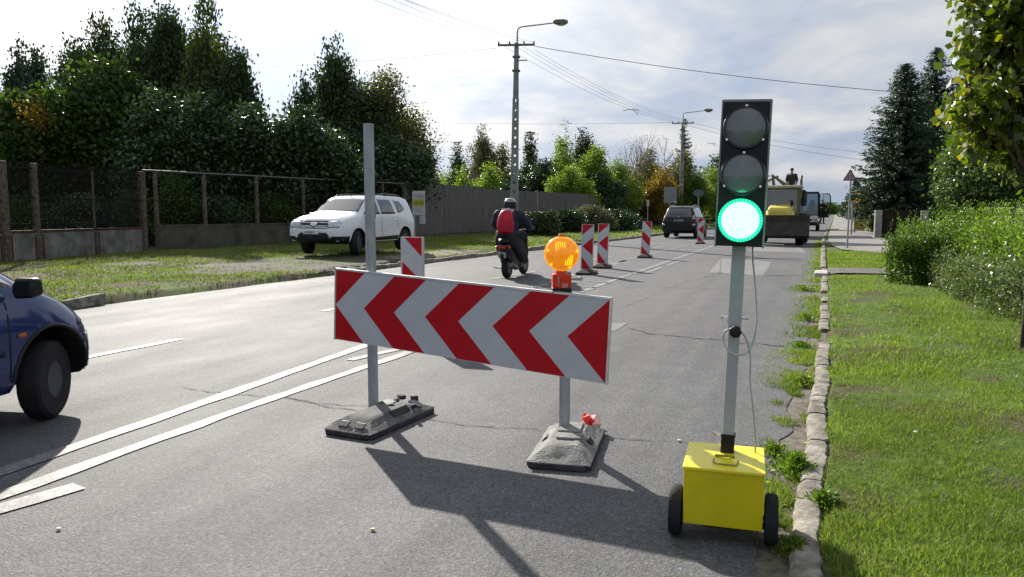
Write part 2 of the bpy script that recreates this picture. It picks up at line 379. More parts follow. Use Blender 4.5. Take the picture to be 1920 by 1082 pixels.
p = g(650, 490, .15); blob_sheet('parking_ground', (p.x, p.y), (3.2, 3.4), .175, M['dirtdk'], 5)
p = g(800, 478, .1); blob_sheet('broken_paving', (p.x, p.y), (.8, 3.4), .17, M['dirtlt'], 8)
p = g(690, 496, .1); blob_sheet('broken_paving', (p.x+.5, p.y), (.4, 1.2), .178, M['dirtlt'], 9)
p = g(440, 508, .1); blob_sheet('bare_soil', (p.x, p.y), (.9, 1.2), .165, M['dirt'], 12)
p = g(240, 500, .1); blob_sheet('bare_soil', (p.x, p.y), (.7, 1.0), .165, M['dirt'], 14)

# markings
def paint(name, c, wear):
    m = bpy.data.materials.new(name); m.use_nodes = True; t = m.node_tree; b = t.nodes['Principled BSDF']; tc = t.nodes.new('ShaderNodeTexCoord')
    def nz(sc, det=5, ro=.7): n = N(t, 'ShaderNodeTexNoise', i_Scale=sc, i_Detail=det, i_Roughness=ro); t.links.new(tc.outputs['Object'], n.inputs['Vector']); return n.outputs['Fac']
    f = math_n(t, 'ADD', math_n(t, 'MULTIPLY', nz(60), .6), math_n(t, 'MULTIPLY', nz(4), .4))
    cc = mixc(t, ramp(t, f, [(wear-.03, (0,)*3), (wear+.05, (1,)*3)]), (.13, .13, .13), ramp(t, nz(12), [(.3, tuple(x*.82 for x in c)), (.7, c)]))
    t.links.new(cc, b.inputs['Base Color']); b.inputs['Roughness'].default_value = .65; b.inputs['Specular IOR Level'].default_value = .25
    bp = N(t, 'ShaderNodeBump', i_Strength=.35, i_Distance=.005); t.links.new(nz(150), bp.inputs['Height']); t.links.new(bp.outputs[0], b.inputs['Normal']); return m
M['paint'] = paint('worn road paint', (.33, .33, .315), .50)
M['paint2'] = paint('older road paint', (.25, .25, .24), .515)
def stripe(name, pts, w, m, z=.006, wear=.012):
    s = MB(); P = []
    for i in range(len(pts)-1):
        a, b = Vector((*pts[i][:2], 0)), Vector((*pts[i+1][:2], 0)); n = max(1, int((b-a).length/.25))
        P += [a.lerp(b, k/n) for k in range(n)]
    P.append(Vector((*pts[-1][:2], 0))); vs = []
    for i, q in enumerate(P):
        d = (P[min(i+1, len(P)-1)]-P[max(i-1, 0)]).normalized(); nn = Vector((-d.y, d.x, 0))
        vs += [q+nn*(w/2+rnd.uniform(-wear, wear))+Vector((0, 0, z)), q-nn*(w/2+rnd.uniform(-wear, wear))+Vector((0, 0, z))]
    s._add(vs, [(2*i, 2*i+1, 2*i+3, 2*i+2) for i in range(len(P)-1)]); o = s.build(name, m, fix=False)
    if o.data.polygons[0].normal.z < 0: o.data.flip_normals()
    return tag(o, kind='structure')
L2 = [(-3.70, -8), (-3.76, 2.6), (-3.84, 4.3), (-3.87, 6.3), (-4.03, 12.8), (-4.12, 15.2), (-4.3, 21.7), (-4.57, 33.8), (-4.6, 70), (-4.6, 260)]
L1 = [(-3.95, -8), (-4.09, 2.67), (-4.2, 4.0), (-4.3, 5.0), (-4.5, 6.9), (-4.86, 11), (-5.2, 15), (-5.45, 19.5), (-5.52, 23), (-5.55, 33), (-5.5, 50), (-5.5, 260)]
stripe('lane_marking', L2, .115, M['paint']); stripe('lane_marking', L1, .12, M['paint2'])
for a, b in (((-6.59, 3.7), (-6.59, 6.35)), ((-6.6, 8.9), (-6.6, 11.2)), ((-6.52, 14.4), (-6.45, 17.0)), ((-6.4, 21), (-6.4, 23.6)), ((-6.35, 28), (-6.35, 31)), ((-6.3, 36), (-6.3, 39))):
    stripe('lane_marking', [a, b], .11, M['paint'])
q1, q2 = g(-60, 973), g(150, 913); stripe('lane_marking', [(q1.x, q1.y), (q2.x, q2.y)], .13, M['paint'])
for q in ((655, 676, 748, 655), (1208, 513, 1240, 502), (1252, 498, 1276, 489), (1150, 497, 1172, 488)):
    a, b = g(q[0], q[1]), g(q[2], q[3]); stripe('lane_marking', [(a.x, a.y), (b.x, b.y)], .10, M['paint'])
for y in (11.2, 12.0, 12.8, 13.7, 14.7, 15.8, 17.0):      # hatching of the tapered island
    t = (y-11)/8; stripe('hatch_marking', [(-4.9-.1*t-.02*y, y+.5), (-4.0, y-.1)], .10, M['paint2'])
# cracks: thin ribbons following jagged lines
M['crack'] = mat('crack', (.035, .034, .033), .95)
def crack(pts, w=.008, amp=.02):
    s = MB(); P = []
    for i in range(len(pts)-1):
        a, b = g(*pts[i]), g(*pts[i+1]); n = max(2, int((b-a).length/.06))
        P += [a.lerp(b, k/n)+Vector((rnd.gauss(0, amp*.4), rnd.gauss(0, amp), 0)) for k in range(n)]
    P.append(g(*pts[-1])); vs = []
    for i, q in enumerate(P):
        ww = w*rnd.uniform(.15, 1.0); vs += [q+Vector((0, ww, .005)), q+Vector((0, -ww, .005))]
    s._add(vs, [(2*i, 2*i+1, 2*i+3, 2*i+2) for i in range(len(P)-1)]); o = s.build('road_crack', M['crack'], fix=False)
    if o.data.polygons[0].normal.z < 0: o.data.flip_normals()
    tag(o, kind='structure')
crack([(340, 727), (430, 740), (520, 746), (600, 757), (700, 764)], .006, .012)
crack([(525, 746), (560, 750), (640, 768), (690, 771)], .007, .014)
crack([(800, 788), (900, 800), (1010, 806)], .007, .012)
crack([(1130, 818), (1200, 826), (1300, 830), (1440, 838)], .006, .012)
crack([(1175, 615), (1230, 628), (1300, 634), (1380, 641), (1470, 650)], .02, .03)
crack([(1160, 540), (1230, 538), (1400, 545)], .012, .03); crack([(1290, 528), (1350, 513), (1352, 484)], .03, .04)
crack([(1150, 583), (1210, 560), (1290, 526)], .018, .03); crack([(830, 470), (1000, 478), (1100, 485)], .02, .05)
crack([(1110, 450), (1200, 462), (1320, 474)], .03, .05); crack([(1430, 520), (1470, 518), (1510, 519)], .02, .03)

# kerbs
def kerb(name, xf, y0, y1, w, h, m, seed, sink=.3, rough=.009):
    s = MB(); r = random.Random(seed); y = y0
    while y < y1:
        ln = r.uniform(.45, .95) if y < 20 else 1.0
        z = h*r.uniform(.7, 1.05)
        if r.random() > sink or y > 25:
            n = max(3, int(ln/.05)) if y < 14 else 3; rings = []
            for k in range(n+1):
                yy = y+ln*.985*k/n; x = xf(yy)+r.uniform(-rough, rough)*.6; e = .9 if k in (0, n) else 1
                ww = w*e*r.uniform(.86, 1.1); zt = z*e*r.uniform(.85, 1.08)
                rings.append([(x-ww/2, yy, -.06), (x-ww/2, yy, zt*.55), (x-ww*.34, yy, zt*.93), (x+ww*.1, yy, zt*1.02), (x+ww*.42, yy, zt*.9), (x+ww/2, yy, zt*.6), (x+ww/2, yy, -.06)])
            s.loft(rings)
        y += ln
    return tag(s.build(name, m, smooth=True), kind='structure')
M['kerb'] = mat('worn kerb concrete', (.14, .125, .10), .95, var=.4, scale=9, bump=1.0, bscale=35, c2=(.31, .285, .24))
kerb('kerb', lambda y: kerb_x(y)+.01*math.sin(y*3), 2.2, 20, .12, .052, M['kerb'], 3, sink=.12)
kerb('kerb', lambda y: kerb_x(y)-.02, 20, 140, .14, .09, M['kerb'], 5, sink=0)
s = MB(); p = g(1537, 517); s.box((p.x+.03, p.y, .02), (.28, .95, .15)); tag(s.build('kerb_block', mat('pale kerb block', (.42, .40, .36), .9, bump=.5), bevel=.03), kind='structure')
kerb('kerb', lambda y: lkerb_x(y), 17.0, 140, .16, .13, M['kerb'], 8, sink=.05)
s = MB(); a = g(118, 568, .1); b = g(192, 557, .1); s.loft([[(a.x+dx, a.y, z) for dx, z in ((-.1, 0), (-.1, .12), (.06, .14), (.1, 0))], [(b.x+dx, b.y, z) for dx, z in ((-.12, 0), (-.12, .15), (.08, .17), (.12, 0))]])
tag(s.build('kerb_block', M['kerb'], bevel=.02), kind='structure')
kerb('kerb', lambda y: lkerb_x(y)+.0, 14.2, 16.4, .16, .12, M['kerb'], 18, sink=.0)

# ------------------------------------------------------------------ chevron barrier
bar = thing('chevron_barrier', 'wide red and white chevron barrier board on two grey posts in rubber feet', 'barrier')
TL = Vector((-3.213, 4.53, 1.0)); U = (Vector((-1.166, 4.287, .905))-TL).normalized(); BW, BH = 2.045, .492
Wn = Vector((U.y, -U.x, 0)).normalized()                       # towards the camera
V = U.cross(Wn).normalized()
if V.z > 0: V = -V
TL = TL + Wn*.055 + U*.030
s = MB(); s.prism([(0, 0), (BW, 0), (BW, BH), (0, BH)], (TL, U, V, -Wn), .018, 0)
k = BW/8; h2 = BH/2
e = .004
reds = [[(e, e), (k, e), (e, h2)], [(e, h2), (k, BH-e), (e, BH-e)]]
reds = [[(e, e), (k, e), (e, h2-e)], [(e, h2+e), (k, BH-e), (e, BH-e)]]
for i in (1, 2, 3): reds.append([(2*i*k, e), ((2*i+1)*k, e), (2*i*k, h2), ((2*i+1)*k, BH-e), (2*i*k, BH-e), ((2*i-1)*k, h2)])
reds.append([(8*k-e, e), (7*k, h2), (8*k-e, BH-e)])
for r in reds: s.prism(r, (TL, U, V, Wn), .0012, 1)
bd = s.build('sign_board', [M['white'], M['red']], bar)
s = MB()
for a0, a1, d0, d1 in ((-.006, BW+.006, -.009, .003), ): s.prism([(a0, d0), (a1, d0), (a1, d1), (a0, d1)], (TL+Wn*.004, U, V, -Wn), .026)
s.prism([(-.008, -.002), (.001, -.002), (.001, BH+.004), (-.008, BH+.004)], (TL+Wn*.004, U, V, -Wn), .026)
s.prism([(BW-.001, -.002), (BW+.008, -.002), (BW+.008, BH+.004), (BW-.001, BH+.004)], (TL+Wn*.004, U, V, -Wn), .026)
s.build('board_edge', M['alu'], bar)
def post(x, y, z1, rz, top=True):
    s = MB(); w = .03; o = .021
    ring = lambda z, q: [(x+math.cos(rz)*a-math.sin(rz)*b, y+math.sin(rz)*a+math.cos(rz)*b, z) for a, b in ((-q, -w), (q, -w), (w, -q), (w, q), (q, w), (-q, w), (-w, q), (-w, -q))]
    s.loft([ring(.02, o), ring(z1, o)]); return s
s = post(-2.945, 4.535, 1.99, .25); s.build('post', M['galv'], bar)
s = post(-1.468, 4.345, 1.045, .2); s.build('post', M['galv'], bar)
def rubber_base(parent, cx, cy, rz, w, l, h, m, mdk, rugged=False, slots=()):
    s = MB(); s.M = Matrix.Translation((cx, cy, 0)) @ Matrix.Rotation(rz, 4, 'Z')
    def ring(f, z, q=.04): 
        a, b = w/2*f, l/2*(1-(1-f)*.62) if f < 1 else l/2
        return [(-a+q, -b, z), (a-q, -b, z), (a, -b+q, z), (a, b-q, z), (a-q, b, z), (-a+q, b, z), (-a, b-q, z), (-a, -b+q, z)]
    s.loft([ring(.97, 0), ring(1, .008), ring(1, .038)])
    b = s.build('foot_rim', mdk, parent, bevel=.006)
    s = MB(); s.M = Matrix.Translation((cx, cy, 0)) @ Matrix.Rotation(rz, 4, 'Z')
    top = [(-w*.24, -l*.30, h), (w*.24, -l*.30, h), (w*.24, l*.30, h), (-w*.24, l*.30, h)]
    bt = [(-w*.49, -l*.49, .039), (w*.49, -l*.49, .039), (w*.49, l*.49, .039), (-w*.49, l*.49, .039)]
    s.loft([bt, top]); 
    bm = bmesh.new(); me = bpy.data.meshes.new('t'); me.from_pydata(s.v, [], s.f); bm.from_mesh(me)
    bmesh.ops.subdivide_edges(bm, edges=bm.edges, cuts=7, use_grid_fill=True)
    for v in bm.verts: v.co += v.normal*mnoise.noise(v.co*14)*.007 + v.normal*mnoise.noise(v.co*45)*.003
    bm.to_mesh(me); bm.free(); me.materials.append(m); bpy.data.meshes.remove
    o = bpy.data.objects.new('foot_block', me); col.objects.link(o); o.parent = parent
    me.polygons.foreach_set('use_smooth', [True]*len(me.polygons)); me.set_sharp_from_angle(angle=rad(30))
    # recesses: thin black slabs on the slopes paint the shade of hollows
    s = MB(); s.M = Matrix.Translation((cx, cy, 0)) @ Matrix.Rotation(rz, 4, 'Z')
    for (x, y, a, b, tl, tz) in slots: s.box((x, y, tz-.003), (a, b, .008), rx=tl[0], ry=tl[1])
    s.build('pocket_shade', M['black'], parent, bevel=.003)
    return o
rubber_base(bar, -2.735, 4.31, -.06, .38, .78, .098, mat('darker dusty base', (.12, .12, .115), .9, var=.35, scale=9, bump=.7, bscale=70), M['basedk'], slots=[(-.05, -.33, .07, .05, (.55, 0), .072), (.07, -.33, .07, .05, (.55, 0), .072), (.12, .04, .06, .20, (0, .75), .084), (-.06, .16, .10, .12, (0, 0), .101), (.10, .27, .09, .11, (-.2, .4), .082)])
rubber_base(bar, -1.40, 4.21, .17, .36, .74, .102, M['base'], M['basedk'], slots=[(.135, -.02, .045, .085, (0, .88), .075), (-.135, -.02, .045, .075, (0, -.88), .075)])
s = MB(); s.M = Matrix.Translation((-1.40, 4.21, 0)) @ Matrix.Rotation(.17, 4, 'Z'); s.box((0, .12, .108), (.13, .20, .014)); s.box((.02, -.06, .107), (.15, .10, .012)); s.build('socket_plate', M['base'], bar, bevel=.004)
s = MB(); s.M = Matrix.Translation((-2.735, 4.31, 0)) @ Matrix.Rotation(-.06, 4, 'Z')
for i in range(8): s.box((rnd.uniform(-.10, .15), rnd.uniform(.05, .38), .088), (rnd.uniform(.02, .06), rnd.uniform(.02, .05), rnd.uniform(.01, .045)), rz=rnd.uniform(0, 3), rx=rnd.uniform(-.3, .3))
s.build('torn_rubber', M['basedk'], bar)
# red scrap lying behind the right foot
s = MB(); q = g(1106, 811)
for i in range(9):
    c = q+Vector((rnd.uniform(-.05, .05), rnd.uniform(-.03, .03)+.02, rnd.uniform(.02, .085))); a = rnd.uniform(0, 6)
    s.tube([c-Vector((math.cos(a)*.035, math.sin(a)*.02, .01)), c, c+Vector((math.cos(a)*.03, math.sin(a)*.03, .012))], [.012, .036, .008], 6, mi=1 if i % 4 == 0 else 0)
for i in range(6): c = q+Vector((.07+rnd.uniform(-.02, .03), rnd.uniform(-.02, .02), .02)); s.box(c, (.04, .006, .004), rz=rnd.uniform(0, 3), rx=rnd.uniform(-1, 1), mi=2)
tag(s.build('litter', [mat('red crumpled foil', (.65, .02, .015), .35, coat=.5), mat('pink foil', (.75, .45, .40), .4), M['soil']], smooth=True), 'crumpled red wrapper lying behind the right foot of the chevron barrier', 'litter')

# warning lamp
lc = at(1053, 476, (g(1058, 832)-CAM).dot(FW)-.11)
lamp = thing('warning_lamp', 'round amber warning lamp with red battery housing clamped above the chevron board', 'warning lamp', (lc.x, lc.y, lc.z), math.atan2(-(lc.x), lc.y)+.12)
mp = (g(1058, 832)-CAM).dot(FW)/F    # metres per photograph pixel here
R0 = 30.5*mp
s = MB(); s.lathe([(R0*.96, -.030), (R0*1.03, -.022), (R0*1.06, -.01), (R0*1.06, .012), (R0*1.03, .024), (R0*.96, .03)], 40, 'y'); s.build('lens_ring', mat('amber lens ring', (.9, .36, .01), .15, emit=(1, .36, .02), estr=.34, coat=1), lamp, smooth=True)
s = MB(); s.lathe([(R0*.955, -.028), (R0*.90, -.036), (R0*.6, -.047), (R0*.25, -.052), (.001, -.053)], 40, 'y'); s.build('lens', M['amber'], lamp, smooth=True)
s = MB()
for i in range(5): s.box((-R0*.38+i*.013, -.047, R0*.42), (.005, .006, R0*.62), ry=-.12)
for i in range(4): s.box((R0*.20+i*.012, -.047, -R0*.36), (.006, .006, R0*.60), ry=.12)
s.build('glow_rib', M['amberhot'], lamp, bevel=.002)  # emissive bars put the soft glow streaks onto the lens
s = MB()
for a in (165, 12, 222, 300): s.box((R0*.9*math.cos(rad(a)), -.040, R0*.9*math.sin(rad(a))), (.012, .008, .012), ry=rad(a))
s.build('lens_screw', M['amberhot'], lamp)
s = MB(); s.box((0, 0, R0*1.08), (.042, .04, .022), taper=.8); s.build('top_knob', mat('orange knob', (.55, .16, .02), .4), lamp, bevel=.005)
s = MB(); s.box((0, 0, -R0*1.12), (.075, .05, .05), taper=.75); s.box((0, 0, -R0*1.12-.050), (.112, .075, .085)); s.build('battery_housing', M['lampred'], lamp, bevel=.008)
s = MB(); s.box((-.022, -.039, -R0*1.12-.048), (.010, .004, .06)); s.box((.016, -.0385, -R0*1.12-.075), (.034, .003, .026)); s.build('sticker', mat('pale sticker', (.5, .22, .2), .5), lamp)
s = MB(); s.box((0, 0, -R0*1.12-.107), (.116, .08, .034)); s.build('foot', M['black'], lamp, bevel=.006)
s = MB(); s.tube([(.05, .0, -R0*1.12-.04), (.13, .02, -R0*1.12-.038)], .007); s.ball((.115, .02, -R0*1.12-.038), .014, 8); s.tube([(.02, .03, -R0*1.12-.09), (.02, .09, -R0*1.12-.09)], .012); s.build('clamp_bolt', M['galv'], lamp)

# ------------------------------------------------------------------ delineator beacons
def beacon(px, py, tilt, arrow, label, hgt=1.0, mirror=1, rzf=0, baseh=.09):
    p = g(px, py); t = thing('delineator', label, 'beacon', (p.x, p.y, 0), math.atan2(-p.x, p.y)*.8*0+rzf, 'red and white beacons along the lane closure')
    w = .25; s = MB(); T = Matrix.Translation((0, 0, baseh)) @ Matrix.Rotation(tilt, 4, 'Y'); s.M = T
    fr = ((-w/2, -.012, 0), (1, 0, 0), (0, 0, 1), (0, 1, 0))
    s.prism([(0, .02), (w, .02), (w, hgt), (0, hgt)], fr, .024, 0)
    frr = ((-w/2, -.012, 0), (1, 0, 0), (0, 0, 1), (0, -1, 0)); H = hgt; e = .006
    P = []
    q = lambda a: [(min(max(x, e), w-e), min(max(y, .026), H-e)) for x, y in a]
    def bandm(y0, h, sl):                        # a slanted stripe; y at left edge, rising by sl to the right
        a = [(e, y0), (w-e, y0+sl), (w-e, y0+sl+h), (e, y0+h)]
        return [(x, min(max(y, .026), H-e)) for x, y in a]
    if arrow:                                    # chevron pointing left in the middle, stripes above and below
        P = [[(e, H-.24), (w-e, H-.03), (w-e, H-e), (e, H-e)], [(e+.008, H*.52), (w-e, H*.52+.20), (w-e, H*.52-.20)], [(e, .30), (e, .03), (w-e-.03, .03)]]
    else:
        P = [[(e+.03, H-e), (w-e, H-.22), (w-e, H-e)], [(e, H-.28), (w-e, H-.50), (w-e, H-.74), (e, H-.52)], [(e, .26), (e, .03), (w-e-.02, .03)]]
    for a in P: s.prism([(x, y) for x, y in a], frr, .0015, 1)
    s.build('panel', [M['white'], M['red']], t)
    s = MB(); s.M = T; s.prism([(-.012, 0), (0, 0), (0, hgt), (-.012, hgt)], fr, .04); s.prism([(w, 0), (w+.012, 0), (w+.012, hgt), (w, hgt)], fr, .04); s.build('panel_edge', mat('pale plastic edge', (.5, .47, .47), .5), t)
    s = MB(); s.loft([[(-.20, -.36, .0), (.20, -.36, 0), (.20, .36, 0), (-.20, .36, 0)], [(-.20, -.36, .05), (.20, -.36, .05), (.20, .36, .05), (-.20, .36, .05)], [(-.08, -.2, baseh+.02), (.08, -.2, baseh+.02), (.08, .2, baseh+.02), (-.08, .2, baseh+.02)]])
    s.build('foot', mat('brownish recycled foot', (.045, .036, .034), .9, var=.4, bump=.5), t, bevel=.01)
    return t
beacon(775, 627, 0.0, False, 'nearest red and white beacon, half hidden behind the left part of the chevron board', 1.02, rzf=.1)
beacon(1100, 514, .02, True, 'beacon with a red arrowhead right beside the amber lamp, nearer of the close pair', 1.02, rzf=.15)
beacon(1129, 502, .03, True, 'beacon with a red arrowhead just behind its twin, farther of the close pair', 1.0, rzf=.15)
beacon(1209, 483, .06, False, 'leaning beacon with plain slanted red stripes in the middle of the closure', 1.0, rzf=.15)
beacon(1313, 457, .02, True, 'farthest small beacon, standing just behind the dark car', 1.0, rzf=.15)

# ------------------------------------------------------------------ portable traffic light
q = g(1352, 1022); mL = (q-CAM).dot(FW)/F
tl = thing('portable_traffic_light', 'portable traffic light showing green on a yellow two wheeled battery cart', 'traffic light', (q.x, q.y+.02, 0), .10)
bw, bh, bd_ = .322, .238, .36
def zt(z): return z
s = MB(); s.box((0, .14, .085+bh/2), (bw, bd_, bh)); s.build('battery_box', M['yellow'], tl, bevel=.004)
s = MB(); s.box((0, .14, .085+bh+.004), (bw+.012, bd_+.012, .014)); s.build('box_lid', mat('yellow lid', (.74, .63, .03), .38, var=.06, scale=5, coat=.25), tl, bevel=.004)  # paler yellow than the box: sunlit top put into the lid colour
s = MB(); zl = .085+bh+.012
s.tube([(-.045, .10, zl), (-.045, .04, zl+.004), (-.03, .015, zl+.004), (.05, .015, zl+.004), (.055, .04, zl+.004), (.055, .10, zl)], .0035, 6); s.tube([(-.04, .13, zl+.004), (0, .12, zl+.008), (.04, .13, zl+.004)], .006, 6); s.build('lid_handle', mat('dull handle wire', (.30, .26, .05), .5), tl)
for sx in (-1, 1):
    w = MB(); cx = sx*(bw/2+.035); r = .108
    w.lathe([(r*.70, -.020), (r*.93, -.026), (r, -.014), (r, .014), (r*.93, .026), (r*.70, .020)], 36, 'x', (cx, .05, r), cap=False); ty = w.build('wheel', M['tyre'], tl, smooth=True)
    w = MB(); w.lathe([(.012, -.03), (.03, -.024), (r*.45, -.010), (r*.68, -.016), (r*.72, 0), (r*.68, .016), (r*.45, .010), (.03, .024), (.012, .03)], 28, 'x', (cx, .05, r)); w.build('rim', mat('brown wheel rim', (.10, .06, .045), .6), ty, smooth=True)
    w = MB(); w.tube([(cx-.035, .05, r), (cx+.035, .05, r)], .008); w.build('axle_end', M['galv'], ty)
s = MB(); s.box((0, .05, .075), (bw+.05, .03, .02)); s.box((0, .30, .03), (.04, .04, .06)); s.box((.02, -.03, .083), (.2, .01, .01)); s.build('chassis', M['rubber'], tl)
# the mast leans a little; everything above is laid out along it
zb = zl; lean = Matrix.Translation((.008, .22, zb)) @ Matrix.Rotation(.027, 4, 'Y') @ Matrix.Rotation(-.02, 4, 'X')
s = MB(); s.M = lean; s.box((0, 0, .03), (.058, .058, .085)); s.box((0, -.0, .075), (.064, .064, .012)); s.build('mast_socket', M['black'], tl, bevel=.004)
top = 1.02
s = MB(); s.M = lean; s.box((0, 0, .30), (.050, .050, .56)); s.box((0, 0, .56+.32), (.058, .058, .66)); s.build('mast', M['mast'], tl, bevel=.004)
s = MB(); s.M = lean; s.lathe([(.013, -.075), (.026, -.070), (.028, -.058), (.026, -.046), (.010, -.044), (.010, -.02)], 7, 'y', (.006, 0, .545)); s.build('clamp_knob', M['black'], tl)
s = MB(); s.M = lean; s.tube([(-.05, 0, .60), (.05, 0, .60)], .006, 8); s.ball((-.052, 0, .60), .011, 8); s.ball((.052, 0, .60), .008, 8); s.build('bolt', M['chrome'], tl)
s = MB(); s.M = lean; s.tube([(-.055, 0, .075), (-.02, 0, .075)], .006, 8); s.ball((-.057, 0, .075), .011, 8); s.build('bolt', M['chrome'], tl)
hw_, hh_ = .190, .605; hz = .915
s = MB(); s.M = lean; s.box((0, -.06, hz+hh_/2), (hw_, .085, hh_)); s.build('signal_housing', M['housing'], tl, bevel=.006)
s = MB(); s.M = lean; s.box((0, -.05, hz+hh_+.003), (hw_+.006, .10, .010)); s.box((hw_/2+.003, -.05, hz+hh_/2), (.008, .10, hh_+.01)); s.box((-hw_/2-.003, -.05, hz+hh_/2), (.006, .10, hh_+.01)); s.build('edge_glow_strip', mat('grey housing edge', (.22, .23, .25), .45), tl)  # grey strips paint the thin glow along the housing edges
R1 = .0915
for i, nm in enumerate(('green', 'amber', 'red')):
    z = hz+.110+i*.193; fy = -.103
    if i == 0:
        s = MB(); s.M = lean; s.lathe([(R1, 0), (R1, -.010), (R1*.93, -.014), (R1*.90, -.006)], 48, 'y', (0, fy, z)); r_ = s.build('signal_lens_rim', M['greenrim'], tl, smooth=True)
        s = MB(); s.M = lean; s.lathe([(R1*.84, .002), (R1*.84, -.008), (R1*.6, -.016), (.001, -.02)], 48, 'y', (0, fy, z)); s.build('lit_signal_lens', M['green'], tl, smooth=True)
        s = MB(); s.M = lean
        for rr, n_ in ((R1*.87, 42), (R1*.95, 42)):
            for k2 in range(n_): a = 2*PI*(k2+(.5 if rr > R1*.95 else 0))/n_; s.box((rr*math.cos(a), fy-.012, z+rr*math.sin(a)), (.006, .006, .006), ry=-a)
        s.build('led_ring', M['greenled'], tl)
        s = MB(); s.M = lean
        for k2 in range(60):
            a = rnd.uniform(0, 6.28); rr = R1*.78*math.sqrt(rnd.random()); s.box((rr*math.cos(a), fy-.0215, z+rr*math.sin(a)), (rnd.uniform(.004, .010), .003, .0018))
        s.build('led_gap', mat('dim led gap', (.2, .5, .5), .5, emit=(.2, .42, .38), estr=.5), tl)
    else:
        s = MB(); s.M = lean; s.lathe([(R1, 0), (R1*1.0, -.014), (R1*.96, -.020), (R1*.90, -.014)], 48, 'y', (0, fy, z)); s.build('signal_lens_rim', M['lensrim'], tl, smooth=True)
        s = MB(); s.M = lean; s.lathe([(R1*.90, -.010), (R1*.80, -.020), (R1*.5, -.028), (.001, -.031)], 48, 'y', (0, fy, z)); ln = s.build('signal_lens', M['lensoff'], tl, smooth=True)
        s = MB(); s.M = lean
        for ix in range(-9, 10):
            for iz in range(-9, 10):
                x, zz_ = ix*.0082, iz*.0082
                if x*x+zz_*zz_ < (R1*.83)**2: d = (x*x+zz_*zz_)**.5/R1; s.box((x, fy-.0315+.012*d*d+.001, z+zz_), (.0022, .003, .0022))
        s.build('led_grid', M['led'], ln)
        s = MB(); s.M = lean
        for a in (90, 215, 325): s.box((R1*.97*math.cos(rad(a)), fy-.018, z+R1*.97*math.sin(rad(a))), (.010, .006, .008), ry=rad(90-a))
        s.build('lens_clip', M['chrome'], tl)
# cable: down from the housing, looped round the knob, into the box
cp = [(.055, .0, hz+.02), (.060, .01, .86), (.072, .02, .78), (.084, 0, .68), (.090, -.02, .60), (.085, -.05, .52), (.062, -.07, .465), (.02, -.08, .448), (-.02, -.075, .465), (-.043, -.06, .505), (-.040, -.055, .54), (-.01, -.06, .556), (.035, -.04, .54), (.062, -.03, .49), (.075, -.02, .42), (.078, 0, .33), (.095, 0, .22), (.112, .0, .10), (.120, .02, .0)]
cu = [Vector(p) for p in cp]; sm = []
for i in range(len(cu)-1):
    p0, p1, p2, p3 = cu[max(i-1, 0)], cu[i], cu[i+1], cu[min(i+2, len(cu)-1)]
    for k2 in range(6): u_ = k2/6; sm.append(.5*((2*p1)+(p2-p0)*u_+(2*p0-5*p1+4*p2-p3)*u_*u_+(3*p1-p0-3*p2+p3)*u_**3))
sm.append(cu[-1]); s = MB(); s.M = lean; s.tube(sm, .0042, 7); s.build('power_cable', M['cable'], tl, smooth='all')

